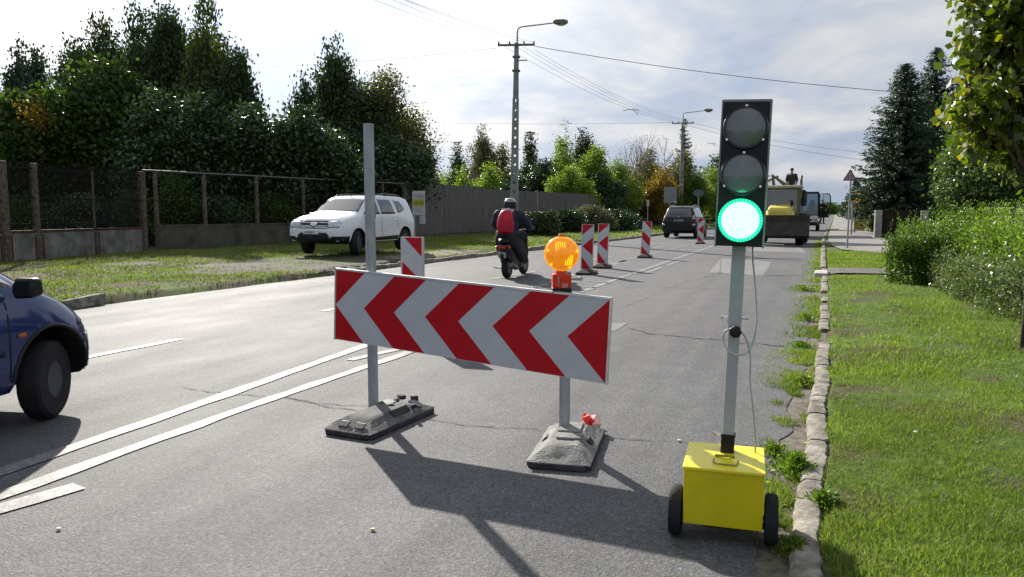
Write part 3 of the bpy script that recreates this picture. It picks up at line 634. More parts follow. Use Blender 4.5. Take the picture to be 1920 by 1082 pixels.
# ------------------------------------------------------------------ vehicles
def lerpk(tab, x):
    if x <= tab[0][0]: return list(tab[0][1:])
    for a, b in zip(tab, tab[1:]):
        if x <= b[0]:
            t = (x-a[0])/(b[0]-a[0]); return [p+(q-p)*t for p, q in zip(a[1:], b[1:])]
    return list(tab[-1][1:])
def car_shell(name, tab, paint, parent, wheels, wr, ww, width, n=90):
    # tab: x, bottom, half width, belt height, half width at belt, top height, half width at top
    x0, x1 = tab[0][0], tab[-1][0]; rings = []
    xs_ = sorted(set([x0+(x1-x0)*i/n for i in range(n+1)]+[t[0] for t in tab]))
    xd = [xs_[0]]
    for x in xs_[1:-1]:
        if x-xd[-1] > .012 and x1-x > .012: xd.append(x)
    xs_ = xd+[x1]
    for x in xs_:
        vals = [lerpk(tab, min(max(x+d, x0), x1)) for d in (-.05, 0, .05)]
        zb_, hw, zbl, hwb, zr, hwr = [sum(v[i] for v in vals)/3 for i in range(6)]
        H = zbl-zb_
        half = [(0, zb_), (hw*.72, zb_), (hw*.93, zb_+.03), (hw*.985, zb_+.10*H+.02), (hw, zb_+.35*H), (hw*.997, zb_+.62*H), (hw*.5+hwb*.5+.01, zb_+.86*H), (hwb, zbl)]
        for t in (.25, .5, .75, .9): half.append((hwb+(hwr-hwb)*t+.018*math.sin(PI*t), zbl+(zr-.03-zbl)*t))
        half += [(hwr*.97, zr-.018), (hwr*.88, zr-.002), (hwr*.6, zr+.012), (hwr*.3, zr+.018), (0, zr+.02)]
        half = [half[0]]+[(y, z) for y, z in half[1:]]
        for i in range(1, len(half)): half[i] = (half[i][0], max(half[i][1], half[i-1][1]+.002 if i < len(half)-5 else half[i][1], half[i-1][1]+.0005))
        ring = half + [(-y, z) for y, z in reversed(half[1:-1])]
        rings.append([(x, y, z) for y, z in ring])
    for e_, dx in ((0, -.004), (-1, .004)):
        R_ = rings[e_]; cz = sum(p[2] for p in R_)/len(R_); tiny = [(p[0]+dx, p[1]*.03, cz+(p[2]-cz)*.03) for p in R_]
        rings.insert(0, tiny) if e_ == 0 else rings.append(tiny)
    s = MB(); s.loft(rings); o = s.build(name, [paint, M['black']], None, smooth=True)
    cut = MB()
    for wx in wheels:
        for sy in (-1, 1): cut.lathe([(wr*1.17, -.20), (wr*1.17, .25)], 40, 'y', (wx, sy*(width/2-.05), wr*1.03), mi=1)
    co = cut.build('cut', [paint, M['black']]); 
    b = o.modifiers.new('b', 'BOOLEAN'); b.object = co; b.operation = 'DIFFERENCE'; b.solver = 'EXACT'; b.use_self = True
    dg = bpy.context.evaluated_depsgraph_get(); dg.update()
    me = bpy.data.meshes.new_from_object(o.evaluated_get(dg)); o.modifiers.clear(); old = o.data; o.data = me; me.name = name; bpy.data.meshes.remove(old)
    bpy.data.objects.remove(co); o.parent = parent
    me.polygons.foreach_set('use_smooth', [True]*len(me.polygons)); me.set_sharp_from_angle(angle=rad(35))
    bm = bmesh.new(); bm.from_mesh(me); bvh = BVHTree.FromBMesh(bm); bm.free()
    return o, bvh
def decal(name, poly, ax, bvh, m, parent, off=.005, res=.07, smooth=True, th=.008):
    # ax: 'x+','x-' -> poly in (y,z); 'y+','y-' -> (x,z); 'z+' -> (x,y). Laid on the body as a thin shaped skin
    bm = bmesh.new(); A = ax[0]; sg = 1 if ax[1] == '+' else -1
    def P(u, v): return {'x': Vector((0, u, v)), 'y': Vector((u, 0, v)), 'z': Vector((u, v, 0))}[A]
    bm.faces.new([bm.verts.new(P(*q)) for q in poly]); us = [q[0] for q in poly]; vs_ = [q[1] for q in poly]
    U_ = {'x': (0, 1, 0), 'y': (1, 0, 0), 'z': (1, 0, 0)}[A]; V_ = {'x': (0, 0, 1), 'y': (0, 0, 1), 'z': (0, 1, 0)}[A]
    for D_, lo, hi in ((U_, min(us), max(us)), (V_, min(vs_), max(vs_))):
        c = lo+res
        while c < hi-res*.3:
            bmesh.ops.bisect_plane(bm, geom=bm.verts[:]+bm.edges[:]+bm.faces[:], plane_co=Vector(D_)*c, plane_no=D_); c += res
    dirv = Vector({'x': (1, 0, 0), 'y': (0, 1, 0), 'z': (0, 0, 1)}[A])*sg
    for v in bm.verts:
        loc, no, _, _ = bvh.ray_cast(v.co+dirv*6, -dirv)
        if loc is None: loc, no, _, _ = bvh.find_nearest(v.co+dirv*.8)
        if no.dot(dirv) < 0: no = -no
        v.co = loc+no*off
    for f in bm.faces:
        f.smooth = smooth
    bm.normal_update()
    if sum(f.normal.dot(dirv)*f.calc_area() for f in bm.faces) < 0: bmesh.ops.reverse_faces(bm, faces=bm.faces)
    me = bpy.data.meshes.new(name); bm.to_mesh(me); bm.free(); me.materials.append(m)
    o = bpy.data.objects.new(name, me); col.objects.link(o); o.parent = parent
    sd = o.modifiers.new('t', 'SOLIDIFY'); sd.thickness = th; sd.offset = -1
    return o
def road_wheel(parent, x, y, r, w, m_rim, steer=0, spokes=5, name='wheel', rk=1.0):
    sg = 1 if y > 0 else -1; T = Matrix.Translation((x, y, r)) @ Matrix.Rotation(steer, 4, 'Z')
    s = MB(); s.M = T; s.lathe([(r*.62*rk, -w/2), (r*.90, -w*.52), (r*.98, -w*.40), (r, -w*.2), (r, w*.2), (r*.98, w*.40), (r*.90, w*.52), (r*.62*rk, w/2)], 40, 'y', cap=False); t = s.build(name, M['tyre'], parent, smooth=True)
    s = MB(); s.M = T @ Matrix.Scale(sg, 4, (0, 1, 0)); s.lathe([(r*.66*rk, w*.47), (r*.60*rk, w*.50), (r*.56*rk, w*.30), (r*.30*rk, w*.24), (r*.12, w*.36), (.001, w*.40)], 32, 'y')
    for k in range(spokes*2 if rk == 1 else 0):
        a = 2*PI*k/(spokes*2)
        s.box((r*.40*rk*math.cos(a), w*.33, r*.40*rk*math.sin(a)), (r*.34*rk, w*.16, r*.07*rk), ry=-a)
    s.build('rim', m_rim, t, smooth=True)
    if rk < 1:
        s = MB(); s.M = T @ Matrix.Scale(sg, 4, (0, 1, 0))
        for k in range(10): a = 2*PI*(k+.5)/10; s.lathe([(r*.05, w*.27), (r*.05, w*.315)], 8, 'y', (r*.46*rk*math.cos(a), 0, r*.46*rk*math.sin(a)))
        s.build('rim_holes', M['black'], t)
    return t
def glyph_row(parent, name, o, U_, V_, W_, n, h, m, gap=.35, seed=1):
    # row of small character strokes
    s = MB(); r = random.Random(seed); o = Vector(o); U_ = Vector(U_); V_ = Vector(V_); W_ = Vector(W_); w = h*.55; fr = lambda q: (q, U_, V_, W_)
    x = 0
    for k in range(n):
        q = o+U_*x
        st = r.choice([[(0, 0, .2, 1), (.8, 0, 1, 1), (0, .42, 1, .58)], [(0, 0, .2, 1), (0, 0, 1, .16), (0, .84, 1, 1), (.8, 0, 1, 1)], [(.4, 0, .6, 1), (0, .84, 1, 1)], [(0, 0, .2, 1), (0, .84, 1, 1), (0, .42, .9, .58), (0, 0, 1, .16)]])
        for a, b, c, d in st: s.prism([(a*w, b*h), (c*w, b*h), (c*w, d*h), (a*w, d*h)], fr(q), .002)
        x += w*(1+gap)
    return s.build(name, m, parent)
M['carwhite'] = mat('white car paint', (.74, .76, .78), .28, var=.03, coat=1.0)
M['carblue'] = mat('blue car paint', (.010, .024, .13), .25, var=.1, coat=1.0, metal=.2)
M['cardark'] = mat('dark grey car paint', (.007, .008, .012), .4, var=.1, coat=.25)
M['clad'] = mat('unpainted bumper plastic', (.022, .023, .025), .6)
M['rimgrey'] = mat('grey rim', (.22, .23, .24), .4, .6)
M['rimdk'] = mat('dark steel rim', (.055, .057, .063), .5, .3)
def mirror_poly(p): return [(-a, b) for a, b in p][::-1]

# white SUV: x forward; nose towards the camera
pf = g(672, 478, .17); pr_ = g(753, 474, .17)
fwd = (Vector((pf.x, pf.y, 0))-Vector((pr_.x, pr_.y, 0))).normalized(); hd = rad(-90)+.03
def place(px, py, z, hd, lx, ly):                     # put local point (lx,ly,0) under a pixel
    q = g(px, py, z); return (q.x-(lx*math.cos(hd)-ly*math.sin(hd)), q.y-(lx*math.sin(hd)+ly*math.cos(hd)), z)
suv = thing('parked_car', 'white off-roader with roof rails parked on the left verge facing the camera', 'car', place(668, 478, .18, hd, 1.34, .80), hd)
tab = [(-2.13, .62, .70, .95, .64, 1.02, .55), (-2.08, .42, .84, 1.06, .78, 1.30, .60), (-1.90, .34, .90, 1.10, .84, 1.60, .64), (-1.5, .32, .91, 1.11, .86, 1.67, .66), (-.6, .31, .90, 1.09, .87, 1.69, .67), (.2, .31, .90, 1.08, .87, 1.66, .66), (.48, .31, .90, 1.08, .86, 1.60, .65),
       (1.12, .31, .90, 1.07, .86, 1.20, .74), (1.3, .31, .905, 1.05, .855, 1.15, .76), (1.75, .34, .90, 1.01, .84, 1.09, .74), (2.0, .36, .88, .96, .82, 1.02, .72), (2.13, .38, .84, .88, .80, .93, .70), (2.19, .42, .76, .78, .74, .80, .68), (2.2, .5, .6, .7, .58, .72, .5)]
body, bv = car_shell('body', tab, M['carwhite'], suv, (-1.33, 1.34), .345, .2, 1.80)
ws = [(.62, .60), (.62, -.60), (.72, -.66), (1.06, -.72), (1.06, .72), (.72, .66)]
decal('windscreen', [(.50, -.61), (1.10, -.73), (1.10, .73), (.50, .61)], 'z+', bv, M['glass'], suv)
decal('rear_window', [(-.56, 1.10), (.56, 1.10), (.50, 1.50), (-.50, 1.50)], 'x-', bv, M['glass'], suv)
for sd in ('y+', 'y-'):
    decal('side_window', [(.98, 1.13), (.10, 1.13), (.10, 1.56), (.36, 1.56)][::1], sd, bv, M['glass'], suv)
    decal('side_window', [(.02, 1.13), (-.80, 1.14), (-.70, 1.57), (.02, 1.58)], sd, bv, M['glass'], suv)
    decal('side_window', [(-.96, 1.17), (-1.35, 1.23), (-1.42, 1.32), (-1.28, 1.52), (-.88, 1.56)], sd, bv, M['glass'], suv)
    decal('door_seam', [(.055, .42), (.068, .42), (.068, 1.07), (.055, 1.07)], sd, bv, M['black'], suv, off=.002, th=.003)
    decal('door_seam', [(.95, .45), (.963, .45), (.963, 1.02), (.95, 1.02)], sd, bv, M['black'], suv, off=.002, th=.003)
    decal('door_seam', [(-.90, .75), (-.887, .75), (-.887, 1.07), (-.90, 1.07)], sd, bv, M['black'], suv, off=.002, th=.003)
    decal('sill_cladding', [(.90, .33), (-.90, .33), (-.97, .50), (.95, .46)], sd, bv, M['clad'], suv, off=.012)
    y_ = .90 if sd == 'y+' else -.90
    s = MB(); s.box((.16, y_*1.005, .93), (.17, .03, .028)); s.build('door_handle', M['carwhite'], suv, bevel=.008)
    s = MB(); s.box((-.72, y_*1.005, .95), (.17, .03, .028)); s.build('door_handle', M['carwhite'], suv, bevel=.008)
    s = MB(); s.box((.80, y_*1.12, 1.10), (.12, .20, .15), taper=.85); s.box((.84, y_*1.0, 1.06), (.06, .10, .04)); s.build('wing_mirror', [M['black']], suv, bevel=.03)
    z = .66 if y_ > 0 else -.66
    s = MB(); s.tube([(.22, y_*.66, 1.64), (.10, y_*.67, 1.70), (-.6, y_*.67, 1.735), (-1.30, y_*.67, 1.72), (-1.45, y_*.66, 1.65)], .020, 8); s.box((-.6, y_*.67, 1.70), (.10, .03, .06)); s.build('roof_rail', M['black'], suv, smooth=True)
    pm = (lambda p: p) if sd == 'y+' else mirror_poly
    decal('headlight', pm([(.44, .76), (.78, .77), (.83, .93), (.72, .97), (.44, .945)]), 'x+', bv, M['lampglass'], suv, off=.008)
    decal('tail_light', pm([(.60, .86), (.74, .86), (.72, 1.22), (.64, 1.22)]), 'x-', bv, M['taillight'], suv, off=.006)
    decal('fog_light', pm([(.50, .49), (.58, .49), (.58, .56), (.50, .56)]), 'x+', bv, M['lampglass'], suv, off=.026)
decal('grille', [(-.44, .75), (.44, .75), (.44, .955), (-.44, .955)], 'x+', bv, M['black'], suv, off=.006)
for z in (.81, .89):
    for a, b in ((-.42, -.12), (.12, .42)): decal('grille_bar', [(a, z), (b, z), (b, z+.022), (a, z+.022)], 'x+', bv, M['chrome'], suv, off=.018)
decal('badge', [(-.10, .83), (.0, .78), (.10, .83), (.12, .92), (-.12, .92)], 'x+', bv, M['chrome'], suv, off=.022)
decal('lower_bumper', [(-.83, .38), (.83, .38), (.86, .54), (.54, .54), (.40, .64), (-.40, .64), (-.54, .54), (-.86, .54)], 'x+', bv, M['clad'], suv, off=.018)
for sd in ('y+', 'y-'):
    decal('lower_bumper', [(2.17, .38), (1.80, .34), (1.80, .54), (2.17, .54)], sd, bv, M['clad'], suv, off=.016)
pl = MB(); pl.box((2.225, -.06, .645), (.02, .50, .10)); pl_ = pl.build('number_plate', M['plate'], suv, bevel=.004)
glyph_row(pl_, 'plate_characters', (2.2365, -.26, .615), (0, 1, 0), (0, 0, 1), (1, 0, 0), 7, .06, mat('plate ink', (.05, .05, .06), .5))
decal('bonnet_seam', [(1.90, -.62), (1.915, -.62), (1.915, .62), (1.90, .62)], 'z+', bv, M['black'], suv, off=.002, th=.003)
for wx in (-1.33, 1.34):
    for sy in (-1, 1): road_wheel(suv, wx, sy*.79, .345, .215, M['rimdk'], .30 if wx > 0 else 0)
s = MB(); s.tube([(.30, 0, 1.68), (.22, 0, 1.85)], .006, 6); s.ball((.30, 0, 1.68), .02, 8); s.build('aerial', M['black'], suv)
s = MB(); s.box((0, 0, .36), (3.3, 1.3, .10)); s.build('underbody', M['black'], suv)

# blue hatchback entering from the left, driving away from the camera
hb = rad(90)+.01
q = g(107, 784)
HB = rad(90)+.24
blue = thing('blue_car', 'small dark blue hatchback cut off by the left edge, black mirror and steel wheel', 'car', (q.x-(1.22*math.cos(HB)+.79*math.sin(HB)), q.y-(1.22*math.sin(HB)-.79*math.cos(HB)), 0), HB)
tab = [(-1.75, .45, .64, .82, .62, .94, .5), (-1.68, .30, .76, .88, .72, 1.27, .52), (-1.5, .24, .79, .89, .75, 1.42, .55), (-.8, .22, .80, .89, .77, 1.45, .56), (.0, .22, .80, .885, .77, 1.45, .56), (.45, .22, .80, .88, .76, 1.40, .56),
       (1.08, .22, .80, .865, .745, .97, .66), (1.25, .22, .80, .82, .735, .90, .655), (1.45, .22, .79, .745, .715, .815, .63), (1.60, .22, .765, .665, .69, .72, .60), (1.69, .24, .70, .585, .62, .62, .52), (1.76, .30, .56, .53, .50, .55, .42)]
body, bv = car_shell('body', tab, M['carblue'], blue, (-1.18, 1.22), .288, .17, 1.60)
decal('windscreen', [(.49, -.54), (1.06, -.66), (1.06, .66), (.49, .54)], 'z+', bv, M['glass'], blue)
decal('rear_window', [(-.5, .95), (.5, .95), (.44, 1.27), (-.44, 1.27)], 'x-', bv, M['glass'], blue)
for sd in ('y+', 'y-'):
    y_ = .80 if sd == 'y+' else -.80; pm = (lambda p: p) if sd == 'y+' else mirror_poly
    decal('side_window', [(.98, .925), (-.15, .925), (-.15, 1.35), (.43, 1.35)], sd, bv, M['glass'], blue)
    decal('side_window', [(-.23, .925), (-1.15, .94), (-1.0, 1.34), (-.23, 1.36)], sd, bv, M['glass'], blue)
    decal('door_seam', [(.84, .30), (.852, .30), (.87, .85), (.858, .85)], sd, bv, M['black'], blue, off=.002, th=.003)
    decal('door_seam', [(-.19, .30), (-.178, .30), (-.178, .88), (-.19, .88)], sd, bv, M['black'], blue, off=.002, th=.003)
    decal('side_moulding', [(.80, .50), (-.85, .50), (-.85, .55), (.80, .55)], sd, bv, mat('dark blue moulding', (.012, .013, .05), .5), blue, off=.01)
    decal('bumper', [(1.72, .28), (1.52, .26), (1.54, .53), (1.72, .53)], sd, bv, mat('blue grey bumper', (.05, .06, .085), .5, coat=.3), blue, off=.006)
    decal('headlight', [(1.70, .565), (1.50, .60), (1.52, .70), (1.58, .72), (1.70, .62)], sd, bv, M['glass'], blue, off=.006)
    decal('indicator', [(.98, .60), (.92, .60), (.92, .625), (.98, .625)], sd, bv, mat('orange repeater', (.5, .12, .02), .3), blue, off=.01)
    s = MB(); s.loft([[(.92+dx, y_*1.0, .91+dz) for dx, dz in ((-.03, -.03), (.05, -.03), (.05, .03), (-.03, .03))], [(.90+dx, y_*1.08, .93+dz) for dx, dz in ((-.06, -.075), (.07, -.06), (.06, .05), (-.05, .06))], [(.87+dx, y_*1.25, .935+dz) for dx, dz in ((-.05, -.07), (.06, -.055), (.05, .05), (-.04, .055))]])
    s.build('wing_mirror', M['black'], blue, smooth=True, bevel=.02)
    s = MB(); s.box((.05-.12, y_*1.005, .80), (.16, .03, .03)); s.build('door_handle', M['black'], blue, bevel=.008)
    s = MB()
    pts = []
    for a in [rad(d) for d in range(0, 181, 8)]:
        px_, pz_ = 1.22+.345*math.cos(a), .295+.345*math.sin(a); h_ = bv.ray_cast(Vector((px_, y_*3, pz_)), Vector((0, -math.copysign(1, y_), 0)))
        if h_[0] is not None and abs(h_[0].y) > .66: pts.append((px_, h_[0].y, pz_))
    s.tube(pts, .013, 6); s.build('wheel_arch_trim', M['black'], blue)
decal('bumper', [(-.68, .28), (.68, .28), (.68, .53), (-.68, .53)], 'x+', bv, mat('blue grey bumper', (.05, .06, .085), .5), blue, off=.014)
decal('grille', [(-.3, .55), (.3, .55), (.3, .60), (-.3, .60)], 'x+', bv, M['black'], blue)
for wx in (-1.18, 1.22):
    for sy in (-1, 1): road_wheel(blue, wx, sy*.715, .266, .14, M['rimdk'], .30 if wx > 0 else 0, 6, rk=.74)
s = MB(); s.box((0, 0, .30), (3.0, 1.1, .10)); s.build('underbody', M['black'], blue)

# dark people carrier driving away
hc = rad(90)+.0
pc = g(1272, 447)
dk = thing('dark_car', 'dark grey people carrier with roof rails driving away in the left lane', 'car', (pc.x+.0, pc.y+2.1, 0), rad(90))
tab = [(-2.15, .45, .70, .85, .66, .95, .55), (-2.10, .32, .84, .98, .78, 1.05, .60), (-2.0, .28, .88, 1.02, .80, 1.35, .62), (-1.80, .26, .89, 1.02, .82, 1.60, .62), (-1.2, .25, .89, 1.00, .83, 1.66, .62), (0, .25, .89, .98, .83, 1.66, .62), (.5, .25, .89, .97, .82, 1.58, .62), (1.2, .25, .88, .95, .80, 1.08, .70), (1.8, .27, .84, .82, .74, .92, .64), (2.1, .32, .72, .66, .60, .70, .5)]
body, bv = car_shell('body', tab, M['cardark'], dk, (-1.3, 1.35), .315, .18, 1.78)
decal('rear_window', [(-.66, 1.06), (.66, 1.06), (.56, 1.52), (-.56, 1.52)], 'x-', bv, M['glass'], dk, off=.012)
decal('windscreen', [(.5, -.58), (1.15, -.68), (1.15, .68), (.5, .58)], 'z+', bv, M['glass'], dk)
for sd in ('y+', 'y-'):
    y_ = .89 if sd == 'y+' else -.89; pm = (lambda p: p) if sd == 'y+' else mirror_poly
    decal('side_window', [(.95, 1.04), (0, 1.04), (0, 1.54), (.40, 1.54)], sd, bv, M['glass'], dk)
    decal('side_window', [(-.08, 1.04), (-.95, 1.05), (-.95, 1.55), (-.08, 1.55)], sd, bv, M['glass'], dk)
    decal('side_window', [(-1.03, 1.06), (-1.75, 1.10), (-1.62, 1.50), (-1.03, 1.54)], sd, bv, M['glass'], dk)
    decal('tail_light', pm([(.68, .98), (.80, .98), (.76, 1.18), (.70, 1.18)]), 'x-', bv, mat('pale red tail light', (.55, .33, .30), .2, coat=1), dk, off=.02)
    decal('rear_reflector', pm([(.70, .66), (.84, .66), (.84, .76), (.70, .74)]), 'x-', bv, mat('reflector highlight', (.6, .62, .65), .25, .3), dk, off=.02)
    s = MB(); s.box((.85, y_*1.1, 1.06), (.12, .18, .14)); s.build('wing_mirror', M['black'], dk, bevel=.03)
    s = MB(); s.tube([(.2, y_*.64, 1.66), (-.6, y_*.65, 1.72), (-1.6, y_*.64, 1.66)], .018, 6); s.build('roof_rail', M['chrome'], dk)
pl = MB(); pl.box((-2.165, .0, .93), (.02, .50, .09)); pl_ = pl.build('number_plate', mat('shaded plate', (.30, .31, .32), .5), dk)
glyph_row(pl_, 'plate_characters', (-2.177, .22, .905), (0, -1, 0), (0, 0, 1), (-1, 0, 0), 7, .05, mat('plate ink', (.05, .05, .06), .5), seed=3)
s = MB(); s.box((-2.14, 0, 1.10), (.03, .06, .05)); s.build('badge', M['chrome'], dk)
for wx in (-1.3, 1.35):
    for sy in (-1, 1): road_wheel(dk, wx, sy*.77, .315, .21, M['rimgrey'])
s = MB(); s.box((0, 0, .31), (3.4, 1.2, .12)); s.build('underbody', M['black'], dk)

pl_ = bpy.data.lights.new('signal_glow', 'POINT'); po = bpy.data.objects.new('signal_glow', pl_); col.objects.link(po); po.parent = tl
pl_.energy = .5; pl_.specular_factor = 0; pl_.color = (.02, 1, .42); pl_.shadow_soft_size = .06; po.location = lean @ Vector((0, -.145, hz+.112))

# ------------------------------------------------------------------ people: one continuous skin grown from tapered limbs
def limb(s, pts, rs, n=10, mi=0):
    P = []; Rr = []
    for i in range(len(pts)-1):
        a, b = Vector(pts[i]), Vector(pts[i+1])
        for k in range(4): P.append(a.lerp(b, k/4)); Rr.append(rs[i]+(rs[i+1]-rs[i])*k/4)
    P.append(Vector(pts[-1])); Rr.append(rs[-1]); s.tube(P, Rr, n, mi); s.ball(P[0], Rr[0]*.98, 10, mi); s.ball(P[-1], Rr[-1]*.98, 10, mi)
def hand(s, c, d, up, sc=1.0, curl=.5):
    d = Vector(d).normalized(); up = Vector(up).normalized(); w = d.cross(up).normalized(); c = Vector(c)
    s.tube([c-d*.02*sc, c+d*.035*sc, c+d*.08*sc], [.026*sc, .036*sc, .030*sc], 8)
    for k, (o, ln) in enumerate(((-.027, .065), (-.009, .075), (.009, .07), (.027, .055))):
        a = c+d*.08*sc+w*o*sc; b = a+(d*math.cos(curl)-up*math.sin(curl))*ln*.5*sc; e_ = b+(d*math.cos(curl*2.2)-up*math.sin(curl*2.2))*ln*.5*sc
        s.tube([a, b, e_], [.009*sc, .0085*sc, .007*sc], 6)
    a = c+d*.03*sc-w*.03*sc; s.tube([a, a+(d*.6-w*.5-up*.4)*.035*sc, a+(d*1.2-w*.5-up*.8)*.04*sc], [.011*sc, .010*sc, .008*sc], 6)

# scooter and its rider
q1, q2 = g(950, 521), g(978, 512); hs = rad(90)+.10
sc = thing('scooter', 'dark motor scooter ridden away from the camera in the middle lane', 'scooter', (q1.x+.01, q1.y, 0), hs)
M['scoot'] = mat('dark blue scooter plastic', (.008, .010, .020), .4, coat=.15)
M['seatv'] = mat('black vinyl', (.012, .012, .013), .5)
road_wheel(sc, .0, .0, .235, .12, M['rimgrey'], 0, 5); road_wheel(sc, 1.24, 0, .225, .11, M['rimgrey'], -.05, 5)
s = MB(); s.loft([[(x, y*w, z0+(z1-z0)*t) for y, t in ((-.7, 0), (.7, 0), (1, .4), (.95, .8), (.5, 1), (-.5, 1), (-.95, .8), (-1, .4))] for x, w, z0, z1 in ((-.32, .06, .55, .70), (-.22, .13, .42, .76), (0, .17, .34, .78), (.3, .18, .25, .77), (.48, .16, .22, .62), (.56, .14, .18, .34), (.8, .14, .18, .30), (1.0, .15, .20, .34), (1.04, .05, .22, .3))])
s.build('body', M['scoot'], sc, smooth=True)
s = MB(); s.loft([[(x, y*w, z0+(z1-z0)*t) for y, t in ((-1, 0), (1, 0), (.9, .7), (.4, 1), (-.4, 1), (-.9, .7))] for x, w, z0, z1 in ((-.34, .07, .76, .82), (-.2, .14, .76, .88), (.1, .16, .75, .86), (.40, .12, .72, .80), (.46, .06, .70, .74))])
s.build('seat', M['seatv'], sc, smooth=True)
s = MB(); s.loft([[(x+dx, y, z) for y, dx in ((-w, -.06), (-w*.6, .02), (0, .06), (w*.6, .02), (w, -.06), (w*.6, -.02), (0, .02), (-w*.6, -.02))] for z, x, w in ((.25, 1.02, .16), (.5, .98, .21), (.75, .94, .19), (.92, .90, .09))])
s.build('leg_shield', M['scoot'], sc, smooth=True)
s = MB(); s.tube([(1.22, 0, .25), (1.02, 0, .70), (.92, 0, .98)], [.03, .035, .03], 8); s.build('fork', M['black'], sc, smooth=True)
s = MB(); s.tube([(.82, .36, 1.02), (.86, .18, 1.0), (.90, 0, .98), (.86, -.18, 1.0), (.82, -.36, 1.02)], .016, 8); s.build('handlebar', M['black'], sc)
for sy in (-1, 1):
    s = MB(); s.tube([(.86, sy*.24, 1.02), (.88, sy*.30, 1.16)], .006, 6); s.ball((.88, sy*.33, 1.20), (.02, .055, .035), 12); s.build('mirror', M['black'], sc, smooth=True)
    s = MB(); s.ball((-.27, sy*.13, .66), (.04, .035, .03), 10); s.build('indicator', mat('orange scooter lamp', (.5, .10, .02), .3), sc, smooth=True)
s = MB(); s.box((-.325, 0, .66), (.05, .15, .07)); s.build('tail_light', M['taillight'], sc, bevel=.012)
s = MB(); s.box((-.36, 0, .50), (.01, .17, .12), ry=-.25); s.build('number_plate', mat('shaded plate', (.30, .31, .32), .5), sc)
s = MB(); s.tube([(-.30, 0, .62), (-.34, 0, .50), (-.30, 0, .34)], [.03, .05, .04], 6); s.build('mudguard', M['black'], sc)
s = MB(); s.tube([(.35, -.14, .18), (.0, -.17, .22), (-.25, -.18, .30)], [.025, .05, .045], 10); s.build('exhaust', mat('dull exhaust', (.12, .12, .12), .4, .6), sc, smooth=True)
s = MB(); s.tube([(.15, .13, .18), (.02, .24, .20), (-.08, .28, .23)], .010, 6); s.build('side_stand', M['chrome'], sc)
s = MB(); s.tube([(1.02, 0, .42), (1.24, 0, .47), (1.42, 0, .36)], [.05, .075, .04], 8); s.build('front_mudguard', M['scoot'], sc, smooth=True)
rider = thing('person', 'scooter rider in a dark navy jacket and helmet seen from behind', 'person', sc.location, hs)
M['navy'] = mat('navy jacket', (.017, .020, .048), .7, var=.35, scale=8, bump=.5, bscale=12, c2=(.03, .035, .07))
M['trouser'] = mat('black trousers', (.013, .014, .018), .8, var=.3, scale=8, bump=.5, bscale=12)
s = MB()
limb(s, [(-.02, 0, .90), (.05, 0, 1.08), (.12, 0, 1.28), (.16, 0, 1.38)], [.20, .20, .20, .11])
s.ball((.10, 0, 1.27), (.15, .27, .14), 14); s.ball((.0, 0, .93), (.20, .25, .16), 14); s.ball((.06, 0, 1.08), (.17, .24, .2), 14)
limb(s, [(.16, 0, 1.36), (.19, 0, 1.46)], [.075, .065])
for sy in (-1, 1):
    limb(s, [(.12, sy*.23, 1.33), (.30, sy*.37, 1.12), (.50, sy*.34, 1.04), (.74, sy*.35, 1.04)], [.105, .092, .074, .050])
    limb(s, [(.03, sy*.12, .90), (.46, sy*.20, .86), (.52, sy*.19, .50), (.56, sy*.17, .36)], [.145, .125, .10, .06])
    limb(s, [(.50, sy*.17, .34), (.68, sy*.18, .32)], [.05, .038])
    hand(s, (.76, sy*.35, 1.045), (1, 0, -.02), (0, 0, 1), .95, 1.1)
s.ball((.22, 0, 1.50), (.10, .085, .12), 12)
bo = s.build('body', M['navy'], rider); remesh(bo, .016, 5)
bo.data.materials.clear(); 
for m_ in (M['navy'], M['trouser'], M['skin'], mat('pale blue glove', (.25, .29, .42), .6)): bo.data.materials.append(m_)
for p_ in bo.data.polygons:
    c = p_.center
    p_.material_index = 1 if (c.z < .93 and c.x < .74) else 2 if c.z > 1.42 and abs(c.y) < .2 else 3 if c.x > .755 else 0
s = MB(); s.lathe([(.02, .155), (.07, .145), (.11, .11), (.134, .05), (.138, -.01), (.130, -.08), (.115, -.12), (.105, -.12)][::-1], 24, 'z', (.22, 0, 1.52), scale=(1.06, .96, 1)); hl = s.build('helmet', M['black'], rider, smooth=True)
s = MB(); s.lathe([(.138, .072), (.136, .085), (.125, .10), (.10, .133), (.05, .155), (.02, .160)], 24, 'z', (.22, 0, 1.52), scale=(1.06, .96, 1)); s.build('helmet_crown', mat('silver helmet crown', (.22, .23, .25), .2, .5, coat=1), rider, smooth=True)
s = MB(); s.loft([[(.33, y, 1.55+dz) for y, dz in ((-.10, -.05), (.10, -.05), (.10, .03), (-.10, .03))], [(.385, y, 1.545+dz) for y, dz in ((-.06, -.05), (.06, -.05), (.06, .03), (-.06, .03))]]); s.build('visor', M['glass'], rider, bevel=.01)
s = MB()
for sy in (-1, 1): s.tube([(.10, sy*.11, 1.435), (.02, sy*.12, 1.42), (-.04, sy*.10, 1.36)], .020, 8)
s.tube([(.05, -.13, 1.40), (.07, 0, 1.44), (.05, .13, 1.40)], .028, 8); s.build('collar', mat('pale grey collar', (.42, .40, .44), .7), rider, smooth=True)
s = MB(); s.loft([[(x, y*w, z0+(z1-z0)*t) for y, t in ((-1.0, 0), (-.5, -.03), (0, .05), (.5, -.03), (1.0, 0), (1.02, .45), (.85, .85), (.4, 1), (-.4, 1), (-.85, .85), (-1.02, .45))] for x, w, z0, z1 in ((-.20, .16, .70, 1.0), (-.12, .24, .62, 1.05), (.12, .27, .46, 1.06), (.40, .29, .34, 1.0), (.62, .29, .30, .94), (.70, .24, .34, .80))])
